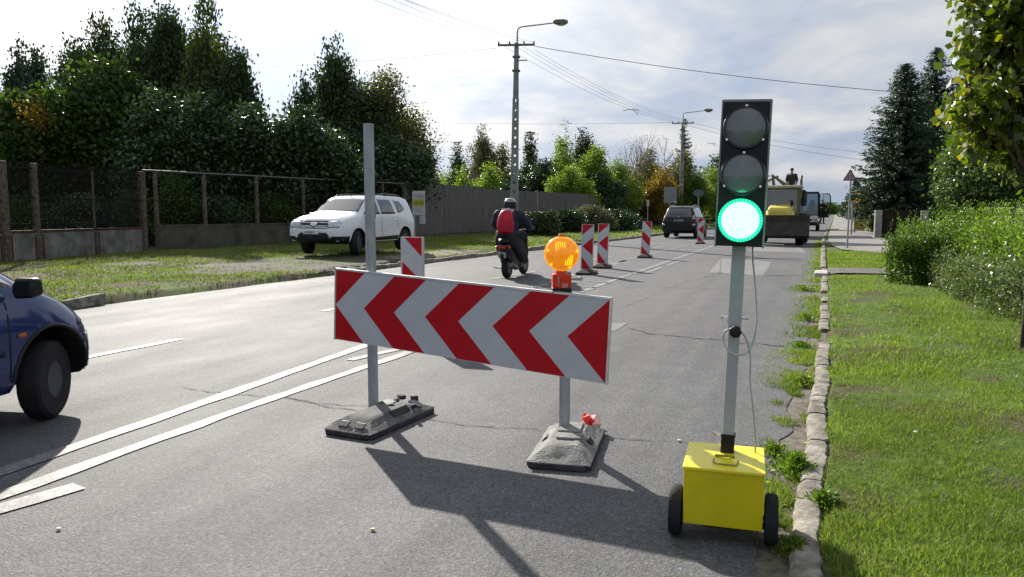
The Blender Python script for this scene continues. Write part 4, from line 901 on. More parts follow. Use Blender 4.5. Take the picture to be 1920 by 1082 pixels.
o_ = s.build('rain_apron', mat('black rain apron', (.012, .012, .015), .6, var=.3, scale=8, bump=.8, bscale=9), rider, smooth='all'); o_.modifiers.new('s', 'SUBSURF').levels = 1
bp_ = thing('backpack', "red rucksack worn on the scooter rider's back", 'backpack', sc.location, hs)
M['redbag'] = mat('red nylon', (.42, .010, .025), .5, var=.3, scale=9, bump=.5, bscale=14)
s = MB(); s.loft([[(-.035-d*t, y*w, z) for y, t in ((-1, 0), (-.96, .55), (-.6, .95), (0, 1.05), (.6, .95), (.96, .55), (1, 0))] for z, w, d in ((.90, .13, .10), (.93, .18, .19), (1.09, .20, .24), (1.25, .185, .20), (1.37, .14, .14), (1.43, .08, .08))])
b_ = s.build('pack', M['redbag'], bp_, smooth=True); b_.modifiers.new('s', 'SUBSURF').levels = 1
s = MB(); s.loft([[(-.14-d*t, y*w, z) for y, t in ((-1, 0), (-.8, .8), (0, 1.05), (.8, .8), (1, 0))] for z, w, d in ((.95, .11, .10), (.98, .14, .14), (1.10, .15, .155), (1.18, .13, .11))]); s.build('front_pocket', mat('darker red nylon', (.33, .008, .02), .5), bp_, smooth=True)
s = MB(); s.tube([(-.13, -.02, 1.36), (-.17, 0, 1.39), (-.13, .02, 1.36)], .006, 6); s.build('grab_loop', M['black'], bp_)
for sy in (-1, 1):
    s = MB(); s.tube([(-.03, sy*.10, 1.37), (.08, sy*.13, 1.44), (.22, sy*.14, 1.36), (.24, sy*.14, 1.2)], .018, 6); s.build('shoulder_strap', M['redbag'], bp_, smooth=True)
s = MB(); s.box((-.217, .055, 1.25), (.004, .012, .04)); s.build('zip_tag', mat('pale tag', (.7, .6, .6), .5), bp_)
s = MB(); s.ball((-.10, .17, .93), (.03, .02, .06), 10); s.box((-.15, .10, .90), (.04, .07, .02), rz=.4); s.build('buckle', mat('pale buckle', (.6, .6, .6), .4), bp_)

def worker(name, label, loc, rz, coat, legs, arms, h=1.76, hat=None, bk=1.0):
    t = thing('person', label, 'person', loc, rz); k = h/1.76; s = MB(); s.M = Matrix.Scale(k, 4)
    limb(s, [(0, 0, .92), (0, 0, 1.15), (0, 0, 1.40), (0, .0, 1.46)], [.14*bk, .135*bk, .15*bk, .07]); s.ball((0, 0, 1.36), (.20*bk, .12*bk, .12), 12); s.ball((0, 0, .95), (.165, .125, .12), 12)
    limb(s, [(0, 0, 1.45), (0, .01, 1.55)], [.06, .055]); s.ball((0, .02, 1.64), (.078, .098, .118), 14); s.ball((0, .115, 1.62), (.014, .02, .018), 8)
    for sx in (-1, 1):
        limb(s, [(sx*.09, 0, .92), (sx*.11, .02, .48), (sx*.12, -.02, .10)], [.095, .065, .045]); limb(s, [(sx*.12, -.03, .05), (sx*.13, .17, .04)], [.045, .035])
        s.ball((sx*.08, .02, 1.63), (.012, .02, .03), 8)
        A = arms[0 if sx < 0 else 1]; limb(s, [(sx*.20, 0, 1.39), A[0], A[1]], [.062*bk, .048*bk, .036]); d = Vector(A[1])-Vector(A[0]); hand(s, A[1], d, Vector((0, 0, 1)) if abs(d.normalized().z) < .9 else Vector((0, 1, 0)), .9, .5)
    o = s.build('body', coat, t); remesh(o, .017, 4); o.data.materials.clear()
    for m_ in (coat, legs, M['skin']): o.data.materials.append(m_)
    hp = [Vector(a[1])*k for a in arms]
    for p_ in o.data.polygons:
        c = p_.center/k; p_.material_index = 2 if c.z > 1.50 or min((p_.center-q).length for q in hp) < .13*k else 1 if c.z < .93 else 0
    s = MB(); s.M = Matrix.Scale(k, 4)
    if hat: s.lathe([(.10, 1.655), (.105, 1.67), (.098, 1.71), (.07, 1.755), (.02, 1.775)], 16, 'z', (0, .01, 0)); s.box((0, .12, 1.668), (.13, .09, .012)); s.build('cap', hat, t, smooth=True)
    else: s.lathe([(.082, 1.64), (.092, 1.68), (.08, 1.73), (.04, 1.765)], 16, 'z', (0, -.005, 0)); s.build('hair', mat('dark hair', (.02, .015, .012), .7), t, smooth=True)
    return t

# ------------------------------------------------------------------ wheel loader, tipper truck and van with an open door
M['lyel'] = mat('faded machine yellow', (.62, .50, .10), .5, var=.15, scale=3)
M['bucket'] = mat('dark muddy steel', (.035, .032, .025), .75, var=.4, scale=3, bump=.4)
M['cabframe'] = mat('dull cab frame', (.13, .12, .075), .5)
M['cabroof'] = mat('beige cab roof', (.42, .38, .30), .6)
def seeglass(name, c=(.35, .45, .5)):
    m = bpy.data.materials.new(name); m.use_nodes = True; t = m.node_tree; t.nodes.clear()
    a = N(t, 'ShaderNodeBsdfTransparent'); a.inputs[0].default_value = (*c, 1); b = N(t, 'ShaderNodeBsdfGlossy'); b.inputs['Roughness'].default_value = .05
    f = N(t, 'ShaderNodeFresnel'); x = N(t, 'ShaderNodeMixShader'); o = N(t, 'ShaderNodeOutputMaterial')
    t.links.new(math_n(t, 'ADD', f.outputs[0], .10), x.inputs[0]); t.links.new(a.outputs[0], x.inputs[1]); t.links.new(b.outputs[0], x.inputs[2]); t.links.new(x.outputs[0], o.inputs[0]); return m
M['cabglass'] = seeglass('tinted cab glass', (.30, .44, .50)); M['clearglass'] = seeglass('clear cab glass', (.80, .86, .88))
LY = 33.6; q = at(1462, 461, (g(1480, 461)-CAM).dot(FW)); lx = g(1456, 461).x
ld = thing('backhoe_loader', 'yellow backhoe loader facing the camera with its dark bucket lowered on the right lane', 'loader', (lx, 34.2, 0), 0)
# local: -y towards the camera
s = MB(); prof = [(-.0, .30), (-.42, .34), (-.55, .42), (-.40, .62), (-.12, .95), (-.10, 1.20), (-.04, 1.20), (-.02, .85), (.02, .5)]
s.loft([[(x, y-.9, z) for y, z in prof] for x in (-1.25, 1.22)]); s.box((0, -.95, 1.215), (2.5, .09, .06)); s.build('bucket', M['bucket'], ld, bevel=.02)
for i in range(9):
    s = MB(); s.box((-1.15+i*.285, -1.50, .40), (.07, .20, .045)); s.build('bucket_tooth', M['bucket'], ld, bevel=.01)
for sx in (-1, 1):
    s = MB(); s.tube([(sx*.5, .5, 1.35), (sx*.5, -.2, 1.15), (sx*.5, -.85, .7)], .085, 6); s.build('lift_arm', M['lyel'], ld)
    w = MB(); r_ = .44; w.lathe([(r_*.55, -.15), (r_*.92, -.16), (r_, -.10), (r_, .10), (r_*.92, .16), (r_*.55, .15)], 30, 'x', (sx*.82, .15, r_), cap=False); ww_ = w.build('wheel', M['tyre'], ld, smooth=True)
    w = MB(); w.lathe([(r_*.58, -.10), (r_*.2, -.06), (r_*.2, .06), (r_*.58, .10)], 20, 'x', (sx*.82, .15, r_)); w.build('rim', M['lyel'], ww_, smooth=True)
    w = MB(); r_ = .66; w.lathe([(r_*.55, -.2), (r_*.92, -.21), (r_, -.14), (r_, .14), (r_*.92, .21), (r_*.55, .2)], 30, 'x', (sx*.85, 2.4, r_)); w.build('wheel', M['tyre'], ld, smooth=True)
s = MB(); s.loft([[(x*w, y, z) for x, z in ((-1, .62), (1, .62), (1, z1-.1), (.8, z1), (-.8, z1), (-1, z1-.1))] for y, w, z1 in ((-.35, .38, 1.42), (-.25, .46, 1.55), (.9, .50, 1.68))]); s.build('bonnet', M['lyel'], ld, bevel=.03)
for i in range(5): 
    s = MB(); s.box((0, -.365, .75+i*.11), (.5, .02, .035)); s.build('grille_slat', M['black'], ld)
s = MB()
for x in (-.68, .68):
    for y in (.95, 2.55): s.tube([(x*1.0, y, .9), (x*.97, y+.03, 2.40)], .05, 6)
s.box((0, .95, 1.02), (1.4, .06, .10)); s.box((0, .95, 2.35), (1.4, .06, .08)); s.build('cab_frame', M['cabframe'], ld)
s = MB(); s.box((0, 1.75, 2.44), (1.62, 1.95, .12)); s.build('cab_roof', M['cabroof'], ld, bevel=.05)
s = MB(); s.box((0, .97, 1.69), (1.30, .012, 1.28)); s.build('windscreen', M['cabglass'], ld)
for sx in (-1, 1): s = MB(); s.box((sx*.67, 1.75, 1.69), (.012, 1.5, 1.28)); s.build('side_window', M['cabglass'], ld)
s = MB(); s.box((0, 1.8, 1.1), (.5, .5, .2)); s.box((0, 2.05, 1.45), (.48, .14, .6)); s.tube([(0, 1.2, 1.1), (0, 1.35, 1.5)], .03); s.build('cab_interior', M['black'], ld)
s = MB(); s.box((0, 1.4, .75), (1.0, 3.2, .45)); s.build('chassis', M['black'], ld)
s = MB(); s.tube([(-.15, 3.0, .9), (-.45, 3.3, 2.2), (-.55, 3.2, 3.02), (.05, 3.1, 2.55)], .10, 6); s.tube([(-.8, 3.2, 2.75), (-.3, 3.2, 2.98)], .05, 6); s.build('backhoe_boom', M['cabframe'], ld)
s = MB(); s.tube([(.42, .4, 1.45), (.42, .4, 1.85)], .035, 8); s.build('exhaust', M['black'], ld)

tip = thing('tipper_truck', 'dark tipper truck standing behind the loader, mostly hidden by its cab', 'truck', (g(1462, 452).x-.35, 43.5, 0), 0)
s = MB(); s.box((0, 1.9, 1.75), (2.35, 4.2, .12)); 
for sx in (-1, 1): s.box((sx*1.16, 1.9, 2.15), (.06, 4.2, .72))
s.box((0, -.18, 2.15), (2.3, .06, .72)); s.box((0, 3.98, 2.15), (2.3, .06, .72)); s.build('load_body', mat('dark green truck steel', (.014, .020, .018), .8, spec=.1), tip, bevel=.01)
s = MB(); s.ball((0, 1.9, 2.0), (1.05, 1.9, .42), 16); s.build('load', mat('dark asphalt load', (.03, .03, .03), .95, bump=1, bscale=20), tip)
s = MB(); s.box((0, 1.9, 1.2), (.9, 5.6, .5)); s.build('chassis', M['black'], tip)
for y in (.4, 3.4):
    for sx in (-1, 1): w = MB(); w.lathe([(.3, -.14), (.48, -.14), (.5, -.08), (.5, .08), (.48, .14), (.3, .14)], 24, 'x', (sx*1.0, y, .5)); w.build('wheel', M['tyre'], tip, smooth=True)
s = MB(); s.box((1.02, -.22, 2.55), (.12, .10, .95)); s.tube([(1.02, -.22, 3.0), (1.05, -.22, 3.25)], .05); s.build('corner_post', M['cabframe'], tip)
wp = at(1484, 350, (Vector((g(1462, 452).x, 45, 0))-CAM).dot(FW))
worker('person', 'worker in a dark jacket standing high on the truck behind the loader', (wp.x, wp.y, 1.98), rad(170), mat('dark brown jacket', (.05, .04, .035), .8), M['trouser'], [((-.29, .0, 1.12), (-.26, .10, .88)), ((.27, .02, 1.12), (.20, .14, .92))], 1.76, mat('dark cap', (.02, .02, .02), .7), 1.45)

vy = 53.5; vc = at(1509, 433, (g(1524, 433)-CAM).dot(FW))
van = thing('cab_truck', 'white light truck facing the camera with its glazed door swung open beside the pavement', 'truck', (vc.x, vc.y, 0), 0); van.scale = (.88, .9, .97)
s = MB(); s.loft([[(x*w, y, z) for x, z in ((-1, .45), (1, .45), (1, .95), (.98, 1.12), (-.98, 1.12), (-1, .95))] for y, w in ((-.08, .92), (0, .98), (1.6, 1.0))]); s.build('front_panel', M['carwhite'], van, bevel=.03)
s = MB(); s.box((0, -.10, .52), (1.9, .14, .26)); s.box((0, -.10, .80), (1.0, .05, .14)); s.build('bumper', M['black'], van, bevel=.02)
for sx in (-1, 1): s = MB(); s.box((sx*.74, -.10, .83), (.32, .05, .17)); s.build('headlight', M['lampglass'], van, bevel=.02)
s = MB()
for x in (-.97, .97): s.tube([(x, 0, 1.1), (x*.93, .22, 2.75)], .05, 6); s.tube([(x, 1.5, 1.1), (x*.95, 1.5, 2.75)], .06, 6)
s.box((0, .9, 2.80), (1.9, 1.6, .12)); s.box((0, .02, 1.14), (1.9, .1, .1)); s.build('cab_frame', M['black'], van, bevel=.02)
s = MB(); s._add([(-.93, .02, 1.18), (.93, .02, 1.18), (.87, .22, 2.74), (-.87, .22, 2.74), (-.93, .035, 1.18), (.93, .035, 1.18), (.87, .235, 2.74), (-.87, .235, 2.74)], [(0, 1, 2, 3), (7, 6, 5, 4), (0, 4, 5, 1), (2, 6, 7, 3)]); s.build('windscreen', M['cabglass'], van)
for x in (-.45, .45): s = MB(); s.box((x, 1.0, 1.35), (.5, .5, .3)); s.box((x, 1.25, 1.75), (.5, .16, .75)); s.box((x, 1.25, 2.2), (.28, .12, .2)); s.build('seat', mat('dark seat', (.02, .02, .03), .8), van, bevel=.05)
s = MB(); s.box((0, .32, 1.3), (1.85, .5, .35)); s.build('dashboard', M['black'], van, bevel=.04)
s = MB(); s.box((0, 3.6, 1.0), (2.0, 4.0, .25)); s.build('load_bed', M['cabframe'], van)
for y in (.75, 4.6):
    for sx in (-1, 1): w = MB(); w.lathe([(.2, -.11), (.35, -.11), (.37, -.06), (.37, .06), (.35, .11), (.2, .11)], 24, 'x', (sx*.9, y, .37)); w.build('wheel', M['tyre'], van, smooth=True)
# open door: swung out to the right of the picture, a frame with a see-through pane
s = MB(); o = (1.0, .12, 1.02); DU = Vector((.96, .28, 0)); 
out = [(0, 0), (.72, 0), (.86, .12), (.88, 1.1), (.84, 1.52), (.74, 1.68), (0.02, 1.68)]
def frame_ring(s, pts, o, U_, V_, r, mi=0): s.tube([Vector(o)+Vector(U_)*a+Vector(V_)*b for a, b in pts+[pts[0]]], r, 6, mi)
frame_ring(s, out, o, DU, (0, 0, 1), .045); frame_ring(s, [(.0, .62), (.86, .62)], o, DU, (0, 0, 1), .045); frame_ring(s, [(.34, .62), (.30, 1.66)], o, DU, (0, 0, 1), .02)
s.prism([(.02, .02), (.70, .02), (.78, .18), (.45, .50), (.40, .60), (.02, .60)], (o, DU, (0, 0, 1), (-.28, .96, 0)), .04); dr = s.build('open_door', M['black'], van)
s = MB(); s.prism([(.03, .65), (.83, .65), (.81, 1.5), (.72, 1.64), (.03, 1.64)], (o, DU, (0, 0, 1), (-.28, .96, 0)), .008); s.build('door_glass', M['clearglass'], dr)
s = MB(); s.box((.98, -.18, 1.9), (.14, .06, .30)); s.build('wing_mirror', M['black'], van, bevel=.02)
worker('person', 'person in dark clothes climbing out at the open truck door', (vc.x+1.12, vc.y-.12, .50), rad(215), mat('black jacket', (.015, .016, .02), .8), M['trouser'], [((-.32, .10, 1.15), (-.28, .30, 1.25)), ((.30, .08, 1.15), (.25, .28, 1.2))], 1.7)
worker('person', 'driver in a dark blue top sitting behind the truck windscreen', (vc.x-.38, vc.y+.66, .76), rad(180), mat('dark blue top', (.02, .04, .07), .8), M['trouser'], [((-.28, .15, 1.12), (-.2, .35, 1.15)), ((.28, .15, 1.12), (.2, .35, 1.15))], 1.62)

# ------------------------------------------------------------------ poles, wires, signs
def lamp_pole(px, pyb, top, D=None, label='', rz=0.0, arm=2.0, lean=0.0):
    p = at(px, pyb, D) if D else g(px, pyb, .1); p.z = .05
    t = thing('utility_pole', label, 'utility pole', p, rz); H = top; s = MB()
    # two legs of an open concrete pole joined by rungs
    w0, w1, d0 = .34, .17, .13
    for sx in (-1, 1): s.loft([[(sx*w+dx, dy, z) for dx, dy in ((-.05, -d0), (.05, -d0), (.05, d0), (-.05, d0))] for z, w in ((0, w0/2), (H*.72, w1/2+.01))])
    n = 15
    for k in range(n):
        z = H*.03+(H*.70)*k/n; w = w0+(w1-w0)*z/(H*.74); s.box((0, 0, z), (w-.02, .2, .34 if k else .6))
    s.loft([[(sx*w, sy*.125, z) for sx, sy in ((-1, -1), (1, -1), (1, 1), (-1, 1))] for z, w in ((H*.72, .13), (H, .095))]); s.build('mast', M['pole'], t)
    s = MB(); s.box((0, -.15, H-.12), (1.9, .09, .10)); s.build('crossarm', M['cabframe'], t, bevel=.01)
    for x in (-.9, -.35, .4, .9):
        s = MB(); s.lathe([(.02, 0), (.05, .03), (.035, .07), (.05, .10), (.02, .14)], 10, 'z', (x, -.15, H-.07)); s.build('insulator', mat('brown insulator', (.08, .06, .05), .3), t, smooth=True)
    s = MB(); s.box((0, 0, H*.93), (.36, .32, .08)); s.box((0, 0, H*.86), (.38, .32, .08)); s.box((.32, -.15, H*.91), (.5, .05, .05)); s.build('clamp_band', M['cabframe'], t)
    s = MB(); s.tube([(.03, 0, H-.3), (.03, 0, H+.55), (.06, 0, H+.72), (.25, 0, H+.80), (arm, 0, H+.96)], [.045, .045, .04, .035, .03], 8); s.build('lamp_arm', M['galv'], t, smooth=True)
    s = MB(); s.loft([[(arm+x, y*w, H+.98+z0+zz_*h) for y, zz_ in ((-1, 0), (1, 0), (1, .5), (.6, 1), (-.6, 1), (-1, .5))] for x, w, h, z0 in ((-.05, .08, .12, -.04), (.1, .15, .22, -.09), (.5, .17, .22, -.09), (.68, .10, .12, -.04))]); s.build('lamp_head', M['cabframe'], t, smooth=True)
    s = MB(); s.ball((arm+.36, 0, H+.88), (.24, .12, .08), 12); s.build('lamp_glass', M['lampglass'], t, smooth=True)
    return t, p
D1 = (g(962, 445)-CAM).dot(FW)
P1, p1 = lamp_pole(963, 443, 9.85, None, 'tall openwork concrete pole with a street lamp arm standing in front of the grey fence', YAW*.6, 1.9)
P1.rotation_euler = (0, rad(.9), P1.rotation_euler[2])
D2 = 70; c2 = at(1276, 232, D2)
P2, p2 = lamp_pole(1276, 420, c2.z, D2, 'farther concrete lamp pole rising beside the spruce', YAW*.6, 1.9)
def onpole(P, x, dz=0): 
    m = Matrix.Translation(P.location) @ P.rotation_euler.to_matrix().to_4x4(); return m @ Vector((x, -.15, dz))
H1, H2 = 9.85, c2.z
def wire(a, b, sag, label, r=.012, grp='overhead wires along the road', n=24):
    a, b = Vector(a), Vector(b); s = MB(); r = r*.62
    s.tube([a.lerp(b, k/n)-Vector((0, 0, 4*sag*(k/n)*(1-k/n))) for k in range(n+1)], r, 5); return tag(s.build('overhead_wire', M['wire'], smooth='all'), label, 'wire', grp)
for i, (x, px, py) in enumerate(((-.9, 735, 5), (-.35, 770, 6), (.4, 800, 9), (.9, 842, 22))):
    a = onpole(P1, x, H1); d = (at(px, py, 22)-a); b = a+d*1.55
    wire(a, b, .12, 'thin overhead wires fanning from the near pole towards the upper left', .009, 'wires to the upper left')
for i, x in enumerate((-.9, -.35, .4, .9)):
    wire(onpole(P1, x, H1 if x < 0 else H1-.3*i*.4), onpole(P2, x, H2), .55, 'thin overhead wires sagging between the near lamp pole and the farther one', .012, 'wires between the lamp poles')
a = onpole(P1, -.9, H1-.25); wire(a, at(300, 128, 62), .35, 'single thin wire running left from the near pole over the trees', .014, None)
a = onpole(P1, .95, H1-.2); wire(a, at(1700, 174, 36), .22, 'thick black cable crossing the sky to the right from the near pole', .026, None)
for k, y in enumerate((285, 300)): wire(onpole(P2, .9-k*1.2, H2-.1), at(1640, y+3, 52), .3, 'pair of thin cables running right from the farther pole behind the signal', .02, 'cables from the farther pole')
wire(onpole(P2, -.9, H2-.05), at(640, 222, 120), .4, 'very faint level wire low in the sky left of the farther pole', .022, None)
# wire spreaders hanging on the lines
for (px, py, D, sc_, lab) in ((1184, 207, 54, 1.0, 'metal wire spreader hanging in the lines left of the signal'), (1334, 270, 80, 1.0, 'small wire spreader in the lines just left of the signal housing')):
    t = thing('wire_spreader', lab, 'wire spreader', at(px, py, D), YAW)
    s = MB(); s.tube([(-.55, 0, -.03), (-.3, 0, .05), (.25, 0, .05), (.5, 0, 0)], .022, 6); s.build('bar', M['wire'], t)
    s = MB(); s.tube([(.15, 0, .05), (.42, 0, -.32), (.5, 0, 0)], .02, 6); s.build('hook', M['wire'], t)

M['signface'] = mat('white sign face', (.42, .42, .43), .5, var=.06)
M['signback'] = mat('grey sign back', (.20, .22, .24), .6)
M['signred'] = mat('faded sign red', (.16, .03, .035), .5); M['ink'] = mat('dark sign ink', (.06, .07, .08), .6)
# notice board by the white car
p = g(786, 455, .12); t = thing('notice_board', 'white notice board with a yellow band and a small extra plate by the white car', 'sign', (p.x, p.y, .12), YAW*.6)
m_ = (p-CAM).dot(FW)/F; zt_ = lambda y: (455-y)*m_
s = MB(); s.tube([(-.19, .02, 0), (-.19, .02, zt_(362))], .03, 8); s.build('post', M['galv'], t)
s = MB(); s.box((0, 0, (zt_(359)+zt_(404))/2), (25*m_, .03, zt_(359)-zt_(404))); bd = s.build('panel', M['signface'], t, bevel=.02)
s = MB(); s.box((0, -.019, (zt_(374)+zt_(387))/2), (22*m_, .006, 13*m_)); s.build('yellow_band', mat('yellow band', (.34, .33, .03), .5), bd)
glyph_row(bd, 'heading', (-.20, -.016, zt_(371.5)), (1, 0, 0), (0, 0, 1), (0, -1, 0), 6, .125, mat('grey sign ink', (.17, .19, .20), .6), gap=.08, seed=5)
glyph_row(bd, 'band_text', (-.17, -.023, zt_(384)), (1, 0, 0), (0, 0, 1), (0, -1, 0), 5, .12, mat('olive ink', (.10, .10, .02), .6), gap=.1, seed=6)
for j, y in enumerate((393, 398)): glyph_row(bd, 'small_text', (-.20, -.016, zt_(y)), (1, 0, 0), (0, 0, 1), (0, -1, 0), 9, .06, mat('light grey ink', (.27, .28, .29), .6), gap=.25, seed=8+j)
s = MB(); s.box((7*m_, 0, (zt_(404.5)+zt_(420))/2), (11*m_, .03, 15*m_)); b2 = s.build('extra_plate', M['signface'], t, bevel=.01)
for j, y in enumerate((410, 416)): glyph_row(b2, 'small_text', (.06, -.016, zt_(y)), (1, 0, 0), (0, 0, 1), (0, -1, 0), 4, .06, mat('light grey ink', (.27, .28, .29), .6), gap=.2, seed=18+j)
# triangular road-narrows warning sign
p = g(1588, 470); t = thing('warning_sign', 'triangular road narrows warning sign on a tall pole on the right verge', 'sign', (p.x, p.y, .08), -.02)
m_ = (p-CAM).dot(FW)/F; Hs = 150*m_
s = MB(); s.tube([(0, .04, 0), (.03, .04, Hs-.1)], .032, 10); s.build('post', M['galv'], t)
def tri(k, y, z0): return [(-.24*k, z0-.137*k), (.24*k, z0-.137*k), (0, z0+.277*k)]
def rtri(k, z0, r_=.03):
    P = tri(k, 0, z0); out = []
    for i in range(3):
        a, b, c = Vector(P[i-1]), Vector(P[i]), Vector(P[(i+1) % 3]); u1 = (a-b).normalized(); u2 = (c-b).normalized()
        for q in (b+u1*r_, b+(u1+u2).normalized()*r_*.55, b+u2*r_): out.append((q.x, q.y))
    return out
zc = (470-338)*m_+.02
s = MB(); s.prism(rtri(1.0, zc), ((0, 0, 0), (1, 0, 0), (0, 0, 1), (0, 1, 0)), .02); pn = s.build('red_border_panel', M['signred'], t)
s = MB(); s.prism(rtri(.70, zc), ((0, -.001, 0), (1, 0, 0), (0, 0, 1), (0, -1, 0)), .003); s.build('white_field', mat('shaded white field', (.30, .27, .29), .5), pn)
s = MB(); fr = ((0, -.005, 0), (1, 0, 0), (0, 0, 1), (0, -1, 0))
s.prism([(-.075, zc-.08), (-.05, zc-.08), (-.05, zc-.03), (-.022, zc+.02), (-.022, zc+.07), (-.045, zc+.07), (-.045, zc+.025), (-.075, zc-.025)], fr, .002)
s.prism([(.075, zc-.08), (.05, zc-.08), (.05, zc-.03), (.022, zc+.02), (.022, zc+.07), (.045, zc+.07), (.045, zc+.025), (.075, zc-.025)][::-1], fr, .002); s.build('narrowing_symbol', M['ink'], pn)
# back of a square sign behind the dark car, two small plates
p = at(1257, 366, 52); t = thing('road_sign', 'back of a large grey square road sign above the dark car', 'sign', (p.x, p.y, 0), YAW*.5)
s = MB(); s.box((0, 0, p.z), (.84, .04, 1.05)); s.build('panel', M['signback'], t, bevel=.02)
s = MB(); s.tube([(0, .05, 0), (0, .05, p.z+.4)], .035, 8); s.build('post', M['galv'], t)
s = MB(); s.box((.32, -.04, p.z-.46), (.22, .02, .10), ry=.6); s.build('small_plate', M['signface'], t)
p = at(1310, 362, 58); t = thing('road_sign', 'blurred small oval grey sign half hidden in the trees left of the signal', 'sign', (p.x, p.y, 0), YAW*.5)
s = MB(); s.lathe([(.33, -.02), (.33, .02)], 24, 'y', (0, 0, p.z), scale=(1.2, 1, .8)); s.build('panel', mat('bluish sign back', (.10, .14, .15), .6), t)
s = MB(); s.tube([(0, .05, 0), (0, .05, p.z+.2)], .035, 8); s.build('post', M['galv'], t)
for px, py, D, lab in ((1215, 381, 50, 'small white marker plate on a thin post among the bushes left of the dark car'), (1310, 392, 60, 'small grey marker plate just right of the dark car roof')):
    p = at(px, py, D); t = thing('marker_post', lab, 'marker', (p.x, p.y, 0), YAW)
    s = MB(); s.box((0, 0, p.z), (.16, .02, .40)); s.build('plate', M['signface'], t, bevel=.01); s = MB(); s.tube([(0, .03, 0), (0, .03, p.z)], .02, 6); s.build('post', M['galv'], t)

# ------------------------------------------------------------------ fences
def along(a, b, px):                                   # where the view line of pixel column px meets the line a-b
    d = ray(px, CY); n = Vector((d.y, -d.x)); o = Vector((a.x, a.y)); v = Vector((b.x-a.x, b.y-a.y))
    k = -(o.dot(n))/(v.dot(n)); return Vector((a.x+v.x*k, a.y+v.y*k, 0))
M['whitewash'] = mat('stained whitewashed plinth', (.13, .125, .11), .9, var=.4, scale=2.6, c2=(.22, .22, .20), bump=.4)
M['rustred'] = mat('rust streaked iron frame', (.06, .026, .018), .85, var=.4, scale=7, c2=(.11, .05, .032))
M['mesh'] = mat('dark picket iron', (.009, .008, .008), .8, spec=.2)
M['wallgrey'] = mat('dark mossy concrete wall', (.075, .072, .062), .95, var=.4, scale=2.2, bump=.6, c2=(.10, .10, .075))
zf = .12
FA0, FA1 = g(-150, 505, zf), g(277, 472, zf); Adir = (FA1-FA0).normalized(); FAng = math.atan2(Adir.y, Adir.x)
t = thing('picket_fence', 'rusty iron picket fence with thick posts on a low whitewashed plinth', 'fence', (0, 0, 0))
hp = 2.52; pl_h = .78
posts = [(-60, .16), (14, .22), (76, .14), (184, .05), (275, .17)]
for px, w in posts:
    q = along(FA0, FA1, px); s = MB(); s.box((q.x, q.y, zf+hp/2-.1), (w, w, hp+.2 if w > .1 else hp), rz=FAng); s.build('post', M['rust'], t, bevel=.02)
for (pa, wa), (pb, wb) in zip(posts, posts[1:]):
    a, b = along(FA0, FA1, pa), along(FA0, FA1, pb); a = a+Adir*wa*.5; b = b-Adir*wb*.5; mid = (a+b)/2; ln = (b-a).length
    s = MB(); s.box((mid.x, mid.y, zf+pl_h/2-.06), (ln, .12, pl_h), rz=FAng); s.build('plinth_panel', M['whitewash'], t)
    s = MB(); s.box((mid.x, mid.y, zf+pl_h-.02), (ln, .15, .06), rz=FAng)
    for e_ in (a+Adir*.05, b-Adir*.05): s.box((e_.x, e_.y, zf+pl_h/2-.05), (.05, .14, pl_h-.1), rz=FAng)
    s.build('plinth_frame', M['rustred'], t)
    s = MB()
    for z in (.95, 1.62, 2.38): s.box((mid.x, mid.y, zf+z), (ln, .03, .04), rz=FAng)
    n = int(ln/.07)
    for k in range(n):
        q = a.lerp(b, (k+.5)/n); s.tube([(q.x, q.y, zf+.85), (q.x, q.y, zf+2.48), (q.x, q.y, zf+2.57)], [.011, .011, .002], 4, cap=False)
    s.build('picket_panel', M['mesh'], t)
FB0, FB1 = FA1, g(765, 447, zf); t = thing('mesh_fence', 'wire mesh fence with rusty posts on a dark concrete wall behind the white car', 'fence', (0, 0, 0))
Bdir = (FB1-FB0).normalized(); Ba = math.atan2(Bdir.y, Bdir.x)
mid = (FB0+FB1)/2; ln = (FB1-FB0).length-.3
s = MB(); s.box((mid.x+Bdir.x*.2, mid.y+Bdir.y*.2, zf+.36), (ln, .16, .86), rz=Ba); s.box((mid.x+Bdir.x*.2, mid.y+Bdir.y*.2, zf+.81), (ln, .20, .05), rz=Ba); s.build('wall', M['wallgrey'], t)
bposts = [300, 390, 487, 573, 650, 720]
for px in bposts: q = along(FB0, FB1, px); s = MB(); s.box((q.x, q.y, zf+.80+.88), (.11, .11, 1.78), rz=Ba); s.build('post', M['rust'], t, bevel=.02)
for pa, pb in zip([277]+bposts, bposts+[760]):
    a, b = along(FB0, FB1, pa), along(FB0, FB1, pb); s = MB(); U_ = b-a; ln = U_.length
    for z in (2.52, 1.8, .95): s.tube([a+Vector((0, 0, zf+z)), b+Vector((0, 0, zf+z))], .013, 4)
    n = int(ln/.14)
    for k in range(-12, n):                          # diagonal mesh both ways, clipped to the bay
        for sg in (1, -1):
            P = []
            for z in (0, 1.6):
                P.append((k*.14+(z if sg > 0 else 1.6-z), z))
            (x0_, z0_), (x1_, z1_) = P
            lo, hi = sorted((x0_, x1_))
            if hi <= 0 or lo >= ln: continue
            def zatx(x): return z0_+(z1_-z0_)*(x-x0_)/(x1_-x0_)
            xa, xb = max(lo, 0), min(hi, ln); qa, qb = a+U_*(xa/ln)+Vector((0, 0, zf+.92+zatx(xa))), a+U_*(xb/ln)+Vector((0, 0, zf+.92+zatx(xb)))
            s.tube([qa, qb], .0028, 3, cap=False)
    s.build('mesh_panel', M['mesh'], t)
    s = MB(); s.tube([a+Vector((0, 0, zf+2.56)), b+Vector((0, 0, zf+2.56))], .028, 6); s.build('top_rail', mat('grey top rail', (.13, .125, .12), .7), t)
M['board'] = mat('weathered grey boards', (.12, .112, .108), .9, var=.25, scale=3, c2=(.17, .16, .152), stretch=(6, 6, .4), bump=.3)
